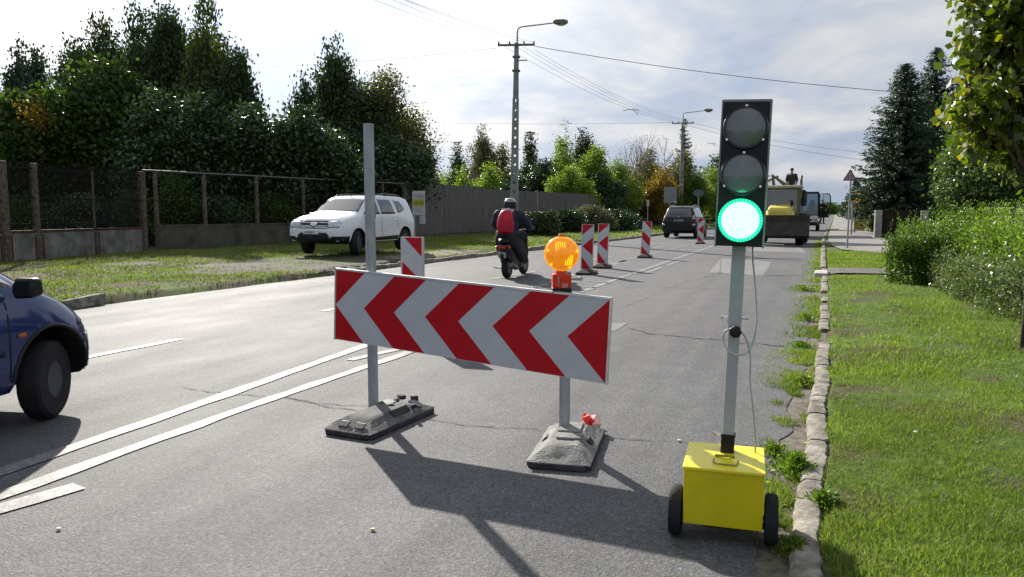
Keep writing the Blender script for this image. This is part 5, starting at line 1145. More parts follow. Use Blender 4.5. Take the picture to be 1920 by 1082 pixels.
FC0, FC1 = g(757, 447, zf), g(1113, 428.5, zf); Cdir = (FC1-FC0).normalized(); Ca = math.atan2(Cdir.y, Cdir.x); Cl = (FC1-FC0).length
t = thing('board_fence', 'long solid fence of tall weathered grey upright boards', 'fence', (0, 0, 0))
breaks = [757, 835, 905, 1006, 1060, 1113]
for pa, pb in zip(breaks, breaks[1:]):
    a, b = along(FC0, FC1, pa), along(FC0, FC1, pb); ln = (b-a).length; n = int(ln/.16); s = MB()
    for k in range(n):
        q = a.lerp(b, (k+.5)/n); hh = 2.62+.03*rnd.uniform(-1, 1)-(0.12 if pa >= 905 else 0); s.box((q.x+rnd.uniform(-.008, .008), q.y, zf+hh/2), (ln/n-.006, .025, hh), rz=Ca+rnd.uniform(-.01, .01))
    s.box(((a.x+b.x)/2+.04, (a.y+b.y)/2+.04, zf+1.3), (ln, .03, 2.3), rz=Ca); s.build('board_panel', M['board'], t)
    q = b; s = MB(); s.box((q.x, q.y-.06, zf+1.28), (.14, .14, 2.6), rz=Ca); s.build('post', M['concrete'] if pb == 1006 else M['board'], t)
s = MB(); q = along(FC0, FC1, 1016); s.box((q.x, q.y-.1, zf+1.62), (.35, .1, .25)); s.build('meter_box', M['signback'], t, bevel=.02)
FD0, FD1 = at(1165, 436, 62), at(1345, 410, 105); FD0.z = FD1.z = 0; t = thing('wooden_fence', 'dark brown plank fence in the distance behind the bushes and dark car', 'fence', (0, 0, 0)); Dd = (FD1-FD0); n = 60
for j in range(4):
    s = MB()
    for k in range(n//4):
        q = FD0+Dd*((j*n//4+k+.5)/n); s.box((q.x, q.y, 1.0), (Dd.length/n-.05, .04, 1.9+rnd.uniform(-.05, .05)), rz=math.atan2(Dd.y, Dd.x))
    s.build('plank_panel', mat('dark brown planks', (.05, .036, .028), .9, var=.3), t)
# right side gate posts and dark gate
for i, (px, py0, py1, w, lab) in enumerate(((1645, 446, 395, .30, 'square grey concrete gate post left of the dark gate'), (1731, 447.5, 396, .36, 'square grey concrete gate post right of the dark gate, beside the tall hedge'))):
    p = g(px, py0, .1); m_ = (p-CAM).dot(FW)/F; t = thing('gate_post', lab, 'gate post', (p.x, p.y, .05), .1, 'concrete gate posts'); hh = (py0-py1)*m_
    s = MB(); s.box((0, 0, hh/2), (12*m_, 12*m_, hh)); s.build('shaft', M['concrete'], t, bevel=.02); s = MB(); s.box((0, 0, hh+.03), (14*m_, 14*m_, .07), taper=.8); s.build('cap', M['concrete'], t, bevel=.01)
a, b = g(1652, 446, .1), g(1724, 447.5, .1); t = thing('gate', 'dark brown double gate between the two concrete gate posts', 'gate', (0, 0, 0)); U_ = b-a
for j in range(2):
    s = MB()
    for k in range(7): q = a+U_*((j*7+k+.5)/14); s.box((q.x, q.y, .78), (U_.length/14-.01, .03, 1.35), rz=math.atan2(U_.y, U_.x))
    q = a+U_*(.25+.5*j); s.box((q.x, q.y+.04, 1.2), (U_.length/2-.04, .04, .08), rz=math.atan2(U_.y, U_.x)); s.box((q.x, q.y+.04, .4), (U_.length/2-.04, .04, .08), rz=math.atan2(U_.y, U_.x)); s.build('gate_leaf', mat('dark brown gate wood', (.022, .015, .010), .85), t)
p = g(1611, 432, .1); m_ = (p-CAM).dot(FW)/F; t = thing('grit_box', 'yellow roadside box beside the far pavement', 'box', (p.x, p.y, .1), 0)
s = MB(); s.box((0, 0, 9*m_), (19*m_, 14*m_, 16*m_), taper=1.06); s.build('container', mat('ochre yellow plastic', (.48, .34, .02), .6), t, bevel=.04); s = MB(); s.box((0, 0, 18.5*m_), (21*m_, 16*m_, 3*m_), taper=.85); s.build('lid', mat('ochre yellow lid', (.52, .38, .03), .6), t, bevel=.03)
for px, pyb, pyt, lab in ((1596, 440, 378, 'thin grey post standing left of the yellow box'), (1601.5, 436, 392, 'short grey post close to the yellow box')):
    p = g(px, pyb, .1); m_ = (p-CAM).dot(FW)/F; s = MB(); s.tube([(p.x, p.y, .08), (p.x, p.y, .08+(pyb-pyt)*m_)], .05, 8); s.ball((p.x, p.y, .08+(pyb-pyt)*m_), .055, 8); tag(s.build('post', M['concrete'], smooth=True), lab, 'post')
# brown tiled roof showing over the grey fence
p = at(905, 336, 75); t = thing('house', 'low brown house roof peeping over the grey board fence', 'house', (p.x, p.y, 0), YAW*.5)
s = MB(); s.box((0, 0, 1.4), (5.5, 5, 2.8)); s.build('wall', mat('brown render', (.16, .12, .10), .9), t)
s = MB(); s.loft([[(-3.2, -2.8, 2.8), (-3.2, 2.8, 2.8), (-1.6, 0, 5.0)], [(3.2, -2.8, 2.8), (3.2, 2.8, 2.8), (1.6, 0, 5.0)]]); s.build('roof', mat('brown roof tiles', (.10, .065, .055), .9, var=.3, scale=8, bump=.6), t)

# ------------------------------------------------------------------ vegetation
L_ = {
 'thuja': leafmat('dark conifer spray', (.018, .035, .016), (.045, .075, .025), .15, .6, (.09, .12, .03)),
 'thujay': leafmat('yellowish conifer spray', (.035, .055, .015), (.08, .11, .025), .2, .6, (.16, .16, .03)),
 'spruce': leafmat('spruce needles', (.016, .034, .022), (.045, .075, .045), .1, .6, (.07, .11, .06)),
 'dark': leafmat('dark glossy leaves', (.014, .032, .014), (.04, .075, .025), .2, .36, (.07, .11, .03), spec=.55),
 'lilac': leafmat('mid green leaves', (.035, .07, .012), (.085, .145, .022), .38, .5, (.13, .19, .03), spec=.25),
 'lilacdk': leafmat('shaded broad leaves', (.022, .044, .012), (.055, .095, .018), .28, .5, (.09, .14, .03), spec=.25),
 'bright': leafmat('bright green leaves', (.085, .13, .024), (.165, .23, .04), .45, .5, (.24, .27, .05), spec=.25),
 'olive': leafmat('olive leaves', (.06, .065, .02), (.125, .12, .035), .3, .55, (.14, .12, .04)),
 'grey': leafmat('grey green thin leaves', (.07, .08, .055), (.13, .13, .085), .25, .6),
 'orange': leafmat('orange autumn leaves', (.13, .09, .012), (.24, .14, .015), .4, .5, (.32, .17, .01)),
 'lime': leafmat('yellow green large leaves', (.035, .055, .006), (.11, .15, .012), .42, .38, (.26, .22, .015), spec=.55),
 'varieg': leafmat('variegated leaves', (.055, .085, .035), (.14, .17, .09), .25, .35, (.36, .40, .28), spec=.25),
 'shoot': leafmat('fresh hedge shoots', (.06, .105, .018), (.13, .20, .032), .42, .45, (.17, .28, .03)),
 'grass': leafmat('grass blades', (.085, .13, .022), (.16, .225, .042), .42, .5, (.30, .30, .08), spec=.3),
 'drygrass': leafmat('half dry grass blades', (.08, .105, .025), (.16, .18, .045), .3, .6, (.28, .24, .12), spec=.2),
 'lchalf': leafmat('small dull leaves', (.035, .06, .02), (.08, .12, .04), .3, .3, (.22, .26, .15), spec=.35),
}
def sample_lobes(lobes, n, rng, shell=.62, sig=.25, per=26):
    w = np.array([l[3]*l[4]+l[4]*l[5]+l[3]*l[5] for l in lobes]); w = w/w.sum(); nc = max(4, n//per)
    idx = rng.choice(len(lobes), nc, p=w); Lb = np.array(lobes)[idx]
    d = unit(rng.normal(size=(nc, 3))); rr = 1-(1-shell)*rng.random(nc)**1.3*1.6; rr = np.clip(rr, .05, 1)[:, None]
    C = Lb[:, :3]+d*Lb[:, 3:6]*rr; n = int(n)
    k = rng.integers(0, nc, n); P = C[k]+rng.normal(size=(n, 3))*sig; return P, d[k]
def crown(label, px, pytop, hw, D, m, n, leaf, bottom=.12, lobes=10, seed=1, shape='round', group=None, cat='tree', pyb=None, trunk=True, tr=.16, name='tree', sig=None, asp=.6, flat=.0, depth=1.0, off=0.0):
    if D > 24: n = int(n*2.7); leaf *= .74; sig = (sig or leaf*1.9)*.9
    rng = np.random.default_rng(seed); tp = at(px, pytop, D); H = tp.z; R = hw*D/F; loc = (tp.x, tp.y, 0)
    t = thing(name, label, cat, loc, 0, group); zb = H*bottom; LB = []
    if shape == 'round':
        cz, rz = (H+zb)/2, (H-zb)/2; LB.append((0, 0, cz*.96, R*.66, R*.66*depth, rz*.74))
        for k in range(lobes):
            a = 2*PI*k/lobes+rng.uniform(-.4, .4); zf_ = rng.uniform(-.75, .72); q = math.sqrt(1-zf_**2); s_ = rng.uniform(.26, .42)
            LB.append((math.cos(a)*R*q*.68, math.sin(a)*R*q*.68*depth, cz+zf_*rz*.72, R*s_, R*s_*depth, max(R, rz)*s_*.8))
        LB.append((rng.uniform(-.15, .15)*R, 0, H-rz*.3, R*.34, R*.34, rz*.3))
    elif shape == 'flame':
        LB.append((0, 0, zb+(H-zb)*.40, R*.86, R*.86, (H-zb)*.46))
        for k in range(lobes):
            a = rng.uniform(0, 2*PI); q = math.sqrt(rng.random())*.85; hh = H*(1-.55*q**1.4)*rng.uniform(.86, 1.0) if k else H
            if k == 0: q = .05
            r_ = R*rng.uniform(.20, .32); ln = H*rng.uniform(.13, .21); LB.append((math.cos(a)*R*q, math.sin(a)*R*q, hh-ln, r_, r_, ln))
            LB.append((math.cos(a)*R*q, math.sin(a)*R*q, hh-ln*1.7, r_*1.5, r_*1.5, ln))
    elif shape == 'cone':
        for k in range(8): f_ = k/7; LB.append((rng.uniform(-.06, .06)*R, 0, zb+(H-zb)*f_*.93, R*(1.02-f_*.94)*.9, R*(1.02-f_*.94)*.9, (H-zb)*.12))
    P, d = sample_lobes(LB, n, rng, sig=sig or leaf*1.5)
    P[:, 2] = np.maximum(P[:, 2], .05); P[:, 2] = np.minimum(P[:, 2], H+leaf)
    if shape == 'flame': dr = d*.35+np.array([0, 0, 1.])+rng.normal(size=P.shape)*.35
    else: dr = d*.5+rng.normal(size=P.shape)*.8+np.array([0, 0, -.15])
    S = leaf*rng.uniform(.6, 1.35, n); quads_obj('crown', leaves(P, dr, S, rng, asp, flat), m, t)
    if trunk:
        s = MB(); rt_ = max(.05, R*.045)*(tr/.16); top = (LB[0][2])+.2*H
        s.tube([(0, 0, -.1), (rt_*.3, 0, H*.2), (0, rt_*.4, H*.45), (0, 0, top)], [rt_*1.3, rt_, rt_*.75, rt_*.25], 8)
        for l in LB[1:min(len(LB), 14)]:
            z0 = min(l[2]*.55, H*.5); a = Vector((0, 0, z0)); b = Vector(l[:3]); mid = a.lerp(b, .5)+Vector((0, 0, -.05*H*.3)); s.tube([a, mid, b], [rt_*.5, rt_*.32, rt_*.10], 6)
        s.build('trunk', M['bark'], t, smooth='all')
    return t
def spruce(label, px, pytop, hw, D, m, seed=1, zb=.05, levels=30, nb=11, tw=11, leaf=.34, group=None, sparse=0.0, droop=.35, power=.85, loc=None, name='spruce_tree'):
    rng = np.random.default_rng(seed); tp = at(px, pytop, D); H = tp.z; R = hw*D/F
    t = thing(name, label, 'tree', (tp.x, tp.y, 0), 0, group); C = []; Dr = []; S = []; s = MB(); s.tube([(0, 0, 0), (0, 0, H*.5), (0, 0, H)], [R*.06+.06, R*.035+.03, .012], 8)
    for k in range(levels):
        f_ = k/(levels-1); z = H*(zb+(1-zb)*f_); Lr = R*((1-f_)**power)*1.03+.06
        for j in range(max(4, int(nb*(1-f_*.45)))):
            if rng.random() < sparse: continue
            a = rng.uniform(0, 2*PI); ln = Lr*rng.uniform(.68, 1.12); n_ = max(2, int(tw*ln/R)+2)
            tt = (np.arange(n_)+rng.random(n_))/n_; up = .30*f_
            x = tt*ln; zz_ = z+up*ln*tt-droop*ln*tt**1.2*(1-f_)+.13*ln*tt**3
            base = np.stack([np.cos(a)*x, np.sin(a)*x, zz_], 1)
            s.tube([(0, 0, z), tuple(base[n_//2]), tuple(base[-1])], [.03*(1-f_)+.006, .015*(1-f_)+.004, .003], 3, cap=False) if j % 2 == 0 else None
            for side in (-1, 0, 1):
                q = base+rng.normal(size=base.shape)*leaf*.12; dv = np.tile([math.cos(a+side*.8), math.sin(a+side*.8), -.28 if side else .05], (n_, 1))+rng.normal(size=base.shape)*.16
                l_ = leaf*rng.uniform(.6, 1.2, n_)*(1-.45*tt)*(.55+.45*(1-f_)); C.append(q+unit(dv)*l_[:, None]*.4); Dr.append(dv); S.append(l_)
                if side == 0: C.append(q-np.array([0, 0, 1])*l_[:, None]*.3); Dr.append(dv*.3+np.array([0, 0, -1.])); S.append(l_*.8)
    for q in range(5): C.append(np.array([[0, 0, H-.08*q]])); Dr.append(np.array([[rng.normal()*.3, rng.normal()*.3, 1.]])); S.append(np.array([.3]))
    C = np.concatenate(C); Dr = np.concatenate(Dr); S = np.concatenate(S)
    quads_obj('crown', leaves(C, Dr, S, rng, .34, 0), m, t); s.build('trunk', M['bark'], t, smooth='all'); return t
def bare_tree(label, px, pytop, hw, D, seed, leafm=None, n=500, leaf=.12, group=None, forks=7):
    r = random.Random(seed); tp = at(px, pytop, D); H = tp.z; R = hw*D/F; t = thing('bare_tree', label, 'tree', (tp.x, tp.y, 0), 0, group); s = MB(); tips = []
    def grow(p, d, ln, rad_, lv):
        q = p+d*ln*.5+Vector((r.gauss(0, .05), r.gauss(0, .05), 0))*ln; e_ = p+d*ln; s.tube([p, q, e_], [rad_, rad_*.8, rad_*.6], 5 if lv < 2 else 3, cap=False)
        if lv >= 4 or ln < .25: tips.append(e_); return
        for k in range(3 if lv else forks):
            nd = (d*(1.1 if lv else .8)+Vector((r.gauss(0, .45), r.gauss(0, .45), r.uniform(-.05, .4)))).normalized(); grow(e_ if r.random() < .6 else q, nd, ln*r.uniform(.55, .8), rad_*.6, lv+1)
    grow(Vector((0, 0, 0)), Vector((0, 0, 1)), H*.36, R*.035+.05, 0)
    zmax = max(p.z for p in tips); s.v = [(x*1.0, y, z*H/zmax) for x, y, z in s.v]; s.build('trunk', M['barkgrey'], t, smooth='all')
    if leafm:
        rng = np.random.default_rng(seed); T_ = np.array([tuple(p) for p in tips]); T_[:, 2] *= H/zmax; k = rng.integers(0, len(T_), n); P = T_[k]+rng.normal(size=(n, 3))*leaf*2.0
        quads_obj('crown', leaves(P, rng.normal(size=P.shape), leaf*rng.uniform(.6, 1.3, n), rng), leafm, t)
    return t

GL = 'tall trees behind the left fence'
spruce('cropped dark spruce at the very left edge with drooping branch tips', -62, -110, 78, 38, L_['spruce'], 3, levels=26, group=GL, leaf=.5, nb=9, droop=.15)
crown('dark spiky conifer at the upper left with a notched top, nearer the picture edge', 34, 62, 27, 52, L_['spruce'], 3600, .34, .05, 12, 18, 'flame', GL, name='conifer_tree', sig=.3)
crown('dark spiky conifer at the upper left, between the notched one and the big clump', 66, 50, 24, 54, L_['spruce'], 3600, .34, .05, 12, 19, 'flame', GL, name='conifer_tree', sig=.3)
crown('dark rounded mass of conifer boughs low at the upper left', 40, 112, 70, 53, L_['spruce'], 7000, .34, .05, 9, 17, 'round', GL, name='conifer_tree', sig=.4)
crown('broad dark tree filling the left half of the big clump from behind', 180, 52, 96, 44, L_['thuja'], 12000, .28, .05, 12, 32, 'round', GL, sig=.4)
crown('broadest dark tree filling the middle of the big clump from behind', 300, 18, 112, 45, L_['thuja'], 15000, .28, .05, 12, 33, 'round', GL, sig=.4)
crown('broad dark tree under the yellowish conifer, from behind', 390, 50, 84, 45, L_['thuja'], 11000, .28, .05, 12, 34, 'round', GL, sig=.4)
crown('broad dark tree backing the pointed conifer left of the tall post', 618, 108, 88, 46, L_['thuja'], 11000, .28, .05, 12, 35, 'round', GL, sig=.4)
for i, (px, py, hw, D, mk, n, lab) in enumerate((
    (140, 62, 66, 40, 'thuja', 9000, 'dark feathery conifer leftmost of the big clump'), (186, 28, 58, 42, 'thuja', 9000, 'dark conifer with a slim pointed top in the big left clump'),
    (252, -6, 66, 41, 'thuja', 12000, 'tallest dark conifer in the middle of the big left clump'), (318, -8, 70, 42, 'thuja', 12000, 'broad dark conifer right of the tallest one in the left clump'),
    (384, -14, 56, 40, 'thujay', 11000, 'yellowish green conifer cut by the top edge of the picture'), (437, 66, 52, 41, 'thuja', 8000, 'lower dark conifer at the right end of the big left clump'),
    (290, 60, 120, 45, 'thuja', 15000, 'wide dark conifer filling the back of the left clump'))):
    crown(lab, px, py, hw, D, L_[mk], n, .30, .05, 13, 20+i, 'flame', GL, sig=.30, asp=.5, name='conifer_tree')
crown('dark rounded tree closing the gap low behind the big left clump', 400, 135, 92, 40, L_['thuja'], 11000, .28, .05, 10, 31, 'round', GL, sig=.34)
crown('pointed dark conifer with a notched top left of the lamp pole', 630, 66, 62, 43, L_['thuja'], 13000, .28, .05, 14, 40, 'flame', GL, sig=.30, asp=.5, name='conifer_tree')
crown('shorter feathery conifer at the left flank of the pointed one', 566, 128, 50, 42, L_['thuja'], 9000, .28, .05, 12, 41, 'flame', GL, sig=.30, asp=.5, name='conifer_tree')
crown('big round tree with thinning twigs above the white car', 722, 128, 92, 44, L_['olive'], 12000, .22, .10, 13, 42, 'round', GL, sig=.34)
crown('dark dense tree behind the white car roof', 690, 165, 100, 42, L_['thuja'], 13000, .26, .05, 11, 43, 'round', GL, sig=.36)
crown('sparse leafy tree edge reaching right over the grey fence', 768, 205, 52, 46, L_['olive'], 2600, .20, .15, 9, 44, 'round', GL, sig=.30)
# leafy shrubs right behind the fence
GS = 'leafy shrubs behind the left fence'
for i, (px, py, hw, D, mk, n, lf, lab) in enumerate((
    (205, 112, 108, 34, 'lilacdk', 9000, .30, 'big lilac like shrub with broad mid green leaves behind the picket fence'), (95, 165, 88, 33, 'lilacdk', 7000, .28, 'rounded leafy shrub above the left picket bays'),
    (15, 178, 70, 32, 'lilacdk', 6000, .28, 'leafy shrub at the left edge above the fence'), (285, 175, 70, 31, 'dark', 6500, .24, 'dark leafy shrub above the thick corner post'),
    (372, 182, 86, 31, 'dark', 9000, .22, 'dark glossy shrub above the first mesh bays'), (465, 200, 84, 32, 'dark', 9000, .22, 'dark glossy shrub in the middle of the mesh fence'),
    (560, 205, 84, 32, 'dark', 9500, .22, 'dark glossy shrub with pale highlights left of the tall post'), (632, 248, 60, 33, 'dark', 7000, .22, 'lower dark shrub behind the white car windscreen'), (735, 262, 76, 38, 'dark', 8000, .24, 'dark shrub behind the white car tail'))):
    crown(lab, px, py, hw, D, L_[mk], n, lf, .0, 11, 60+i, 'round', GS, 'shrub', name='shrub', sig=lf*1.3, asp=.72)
crown('small shrub with a few orange leaves high at the left', 62, 178, 20, 31, L_['orange'], 110, .2, .72, 5, 80, 'round', GS, 'shrub', name='shrub', trunk=False)
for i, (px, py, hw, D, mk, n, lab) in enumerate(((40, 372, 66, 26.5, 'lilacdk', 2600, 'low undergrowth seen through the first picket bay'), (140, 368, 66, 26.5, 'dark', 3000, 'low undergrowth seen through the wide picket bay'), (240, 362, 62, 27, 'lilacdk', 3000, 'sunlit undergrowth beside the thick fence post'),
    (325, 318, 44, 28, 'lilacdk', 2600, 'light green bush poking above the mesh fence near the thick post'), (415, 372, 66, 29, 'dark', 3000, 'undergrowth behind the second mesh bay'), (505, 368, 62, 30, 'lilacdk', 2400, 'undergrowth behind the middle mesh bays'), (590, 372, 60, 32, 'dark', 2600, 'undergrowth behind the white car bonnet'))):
    crown(lab, px, py, hw, D, L_[mk], n, .13, .0, 9, 90+i, 'round', 'undergrowth bushes behind the left fence', 'bush', name='bush', sig=.2, trunk=False, depth=.7)
s = MB()                                                # shaded garden soil rising slightly behind the fence
# middle distance, left to right behind the grey fence and beyond
GM = 'trees and bushes beyond the grey fence'
mid_ = [
 (826, 330, 30, 62, 'bright', 1500, .2, 'round', 'yellow green bush just above the left part of the grey fence'),
 (858, 276, 34, 78, 'thuja', 3600, .30, 'cone', 'conical dark tree over the grey fence'),
 (905, 238, 40, 82, 'grey', 4200, .26, 'flame', 'greyish poplar like tree left of the lamp pole'),
 (940, 275, 34, 80, 'olive', 3000, .26, 'round', 'olive coloured tree touching the lamp pole from the left'),
 (868, 318, 26, 60, 'bright', 1300, .2, 'round', 'small bright bush peeping over the fence, second from its left end'),
 (925, 312, 40, 66, 'bright', 2400, .24, 'round', 'green bush over the fence left of the lamp pole'),
 (800, 322, 30, 56, 'lilac', 1800, .22, 'round', 'bush at the near end of the grey fence, behind the notice board'),
 (960, 330, 34, 60, 'dark', 2600, .22, 'round', 'dark bush directly behind the lamp pole foot'),
 (993, 258, 30, 64, 'thuja', 3600, .26, 'cone', 'dark pointed conifer right of the lamp pole'),
 (1010, 306, 50, 62, 'dark', 5200, .22, 'round', 'broad dark tree over the right half of the grey fence'),
 (1060, 262, 40, 66, 'bright', 3600, .22, 'round', 'mid green leafy tree right of the dark conifer'),
 (1062, 222, 17, 68, 'lilac', 420, .20, 'round', 'thin sprigs sticking up out of the mid green trees'),
 (1096, 248, 34, 70, 'thuja', 2800, .26, 'round', 'dark tree behind the thin sprigs'),
 (1110, 280, 46, 62, 'bright', 4600, .22, 'round', 'brightest green tree in the middle distance'),
 (1160, 308, 42, 64, 'bright', 3600, .22, 'round', 'bright green bush right of the brightest tree'),
 (1072, 320, 46, 58, 'bright', 3600, .2, 'round', 'green bush hanging over the right end of the grey fence'),
 (1132, 330, 44, 60, 'dark', 4800, .2, 'round', 'dark dense bush at the right end of the grey fence'),
 (1222, 282, 36, 74, 'olive', 3200, .24, 'round', 'brownish olive tree below the bare branches'),
 (1236, 318, 36, 66, 'orange', 2600, .2, 'round', 'orange autumn tree above the dark car'),
 (1200, 330, 34, 68, 'olive', 2400, .2, 'round', 'olive bush left of the orange tree'),
 (1282, 288, 34, 72, 'olive', 3600, .22, 'round', 'olive yellow tree left of the signal'),
 (1290, 330, 40, 70, 'lilac', 3200, .2, 'round', 'green bush right behind the dark car'),
 (1332, 318, 36, 78, 'bright', 2800, .22, 'round', 'bright green bush just left of the signal housing'),
 (1345, 292, 28, 90, 'thuja', 2200, .3, 'flame', 'dark conifer showing left of the signal housing'),
 (1385, 330, 60, 95, 'lilac', 3600, .3, 'round', 'green trees hidden behind the signal housing'),
 (1240, 352, 50, 78, 'dark', 3800, .22, 'round', 'dark hedge like bush behind the plank fence'),
 (1320, 362, 50, 84, 'dark', 3600, .24, 'round', 'dark bushes beyond the dark car'),
]
for i, (px, py, hw, D, mk, n, lf, sh, lab) in enumerate(mid_):
    crown(lab, px, py-5, hw*1.15, D, L_[mk], int(n*1.5), lf, .0 if sh != 'flame' else .1, 9, 120+i, sh, GM, 'tree' if py < 312 else 'bush', name='tree' if py < 312 else 'bush', sig=lf*1.1)
bare_tree('bare branched tree left of the orange tree', 1172, 244, 40, 72, 3, L_['grey'], 300, .14, GM)
bare_tree('second bare branched tree between the first and the spruce', 1222, 250, 40, 76, 9, L_['grey'], 500, .14, GM)
bare_tree('bare twiggy tree edge right of the big round tree', 790, 215, 34, 50, 12, L_['olive'], 700, .14, GM)
spruce('spruce beside the farther lamp pole', 1284, 224, 40, 86, L_['spruce'], 11, levels=26, group='spruce trees', leaf=.6, nb=10, sparse=.1)
# shrubs on the left verge in front of the grey fence
for i, (px, py, hw, D, mk, n, lab) in enumerate(((1012, 402, 40, 40, 'thuja', 5200, 'low dark spreading juniper behind the scooter rider'), (975, 412, 24, 41, 'thuja', 1800, 'small dark juniper just behind the rider'), (1066, 398, 34, 46, 'dark', 3800, 'dark rounded shrub behind the amber lamp'), (1112, 388, 46, 48, 'grey', 3800, 'greyish green spreading shrub above the beacons'), (1152, 396, 46, 50, 'dark', 4600, 'wide dark shrub right of the greyish one'), (1184, 404, 26, 54, 'dark', 2000, 'small dark shrub left of the dark car'))):
    crown(lab, px, py, hw, D, L_[mk], n, .16, .0, 9, 170+i, 'round', 'low shrubs on the left verge', 'shrub', name='shrub', sig=.2, trunk=False, depth=.6)
# right side
spruce('large dark spruce right of the pavement, nearer of the pair', 1700, 122, 92, 44, L_['spruce'], 21, zb=.17, power=.62, levels=50, group='spruce trees', leaf=.46, nb=20, tw=17)
spruce('taller spruce standing behind the other, right of the pavement', 1758, 92, 112, 47, L_['spruce'], 22, power=.72, levels=50, group='spruce trees', leaf=.46, nb=20, tw=17)
spruce('third dark spruce mostly hidden behind the leafy tree', 1825, 110, 115, 45, L_['spruce'], 23, power=.72, levels=44, group='spruce trees', leaf=.45, nb=15, tw=14)
spruce('slim dark conifer far along the pavement', 1606, 335, 14, 120, L_['spruce'], 24, levels=20, group='spruce trees', leaf=.9, nb=10, droop=.1, power=.6)
crown('orange autumn tree right of the warning sign post', 1616, 352, 16, 78, L_['orange'], 1600, .16, .05, 8, 201, 'round', None, 'tree')
crown('dark conifer just behind the warning sign', 1640, 330, 20, 90, L_['thuja'], 2600, .34, .02, 9, 202, 'cone', None, 'tree', name='conifer_tree')
crown('green bush at the foot of the orange tree', 1628, 386, 17, 62, L_['lilac'], 1300, .15, .0, 7, 203, 'round', None, 'bush', name='bush')
crown('pale green creeper covered bush leaning on the gate post', 1640, 398, 12, 48, L_['lchalf'], 1500, .10, .0, 7, 204, 'round', None, 'bush', name='bush', trunk=False)
for i, (px, py, hw, D, lab) in enumerate(((1600, 362, 10, 140, 'dark roadside tree far down the pavement'), (1590, 382, 11, 200, 'small dark tree farther down the pavement'), (1556, 383, 20, 330, 'distant rounded tree at the end of the road'), (1530, 388, 16, 380, 'distant low tree left of the road end'))):
    crown(lab, px, py, hw, D, L_['lilac' if i > 1 else 'thuja'], 1500, D*.0026, .0, 7, 210+i, 'round', 'far trees at the end of the road', 'tree')

# hedges on the right: shoots and leaves spread through box-like volumes along the verge
def hedge(name, label, path, w, h, m, n, leaf, seed, top_shoots=0.0, shootm=None, base=.02, asp=.5, cat='hedge', group=None, stems=True):
    rng = np.random.default_rng(seed); P0 = Vector((*path[0], 0)); t = thing(name, label, cat, P0, 0, group)
    pts = [Vector((*p, 0)) for p in path]; seg = [(pts[i+1]-pts[i]).length for i in range(len(pts)-1)]; tot = sum(seg)
    def onp(u):
        d = u*tot
        for i, s_ in enumerate(seg):
            if d <= s_ or i == len(seg)-1: return pts[i].lerp(pts[i+1], min(1, d/s_)), (pts[i+1]-pts[i]).normalized()
            d -= s_
    nc = n//22; U_ = rng.random(nc); ang = rng.uniform(0, PI, nc); rr = np.sqrt(rng.uniform(.30, 1, nc)); C = np.empty((nc, 3)); O = np.empty((nc, 3))
    for i in range(nc):
        q, d = onp(U_[i]); nn = Vector((-d.y, d.x, 0)); k = mnoise.noise(Vector((U_[i]*tot*1.6, ang[i]*1.2, seed)))
        endt = min(1, min(U_[i], 1-U_[i])*tot/(w*.5)+.15); sq = endt**.5
        cx_ = math.copysign(abs(math.cos(ang[i]))**.6, math.cos(ang[i]))*w/2*rr[i]*sq*(1+.25*k); cz_ = abs(math.sin(ang[i]))**.55*rr[i]*h*(1+.13*k)*(.82+.18*sq)
        if rng.random() < .4: cx_ = math.copysign(w/2*(1+.2*k)*sq, cx_)*rng.uniform(.85, 1); cz_ = rng.uniform(.02, .9)*h
        v = q+nn*cx_-P0; C[i] = (v.x, v.y, base+cz_); o = nn*cx_/w*1.6+Vector((0, 0, cz_/h)); O[i] = o
    k = rng.integers(0, nc, n); P = C[k]+rng.normal(size=(n, 3))*leaf*1.1; P[:, 2] = np.maximum(P[:, 2], .02)
    quads_obj('foliage', leaves(P, O[k]*.7+rng.normal(size=P.shape)*.7+np.array([0, 0, .2]), leaf*rng.uniform(.6, 1.3, n), rng, asp), m, t)
    if top_shoots:
        ns = int(tot*w*top_shoots); A = []; B = []; S = []
        for i in range(ns):
            q, d = onp(rng.random()); nn = Vector((-d.y, d.x, 0)); v = q+nn*rng.uniform(-.5, .5)*w-P0; ln = rng.uniform(.15, .55); lx_, ly_ = rng.normal()*.12, rng.normal()*.12
            for j in range(int(ln/.028)):
                f_ = j*.028; a = j*2.4; A.append((v.x+lx_*f_*2+math.cos(a)*.02, v.y+ly_*f_*2+math.sin(a)*.02, base+h*.93+f_)); B.append((math.cos(a)*.8, math.sin(a)*.8, .9)); S.append(leaf*rng.uniform(.6, 1.1)*(1-.3*f_/ln))
        A = np.array(A); quads_obj('top_shoots', leaves(A, np.array(B), np.array(S), rng, asp), shootm or m, t)
    if stems:
        s = MB()
        for i in range(int(tot*9)):
            q, d = onp(rng.random()); nn = Vector((-d.y, d.x, 0)); v = q+nn*rng.uniform(-.25, .25)*w-P0; s.tube([(v.x, v.y, 0), (v.x+rng.normal()*.05, v.y+rng.normal()*.05, h*.5), (v.x+rng.normal()*.12, v.y+rng.normal()*.12, h*.9)], [.014, .010, .004], 4, cap=False)
        s.build('stems', M['bark'], t)
    return t
a = g(1742, 528); b = g(1800, 560); c = g(1925, 618); 
hedge('hedge', 'low variegated hedge with small pale edged leaves along the right verge', [(a.x+.1, a.y+.5), (b.x+.15, b.y+.45), (c.x+.15, c.y+.3), (c.x+1.4, c.y-2.6)], .8, .72, L_['varieg'], 30000, .050, 5, 12, L_['varieg'])
hedge('hedge', 'tall bright green hedge with upright shoots behind the variegated one', [(2.25, 17.0), (2.75, 14.0), (3.3, 11.5), (4.4, 8.4)], 1.1, 1.15, L_['shoot'], 36000, .062, 6, 70, L_['shoot'])
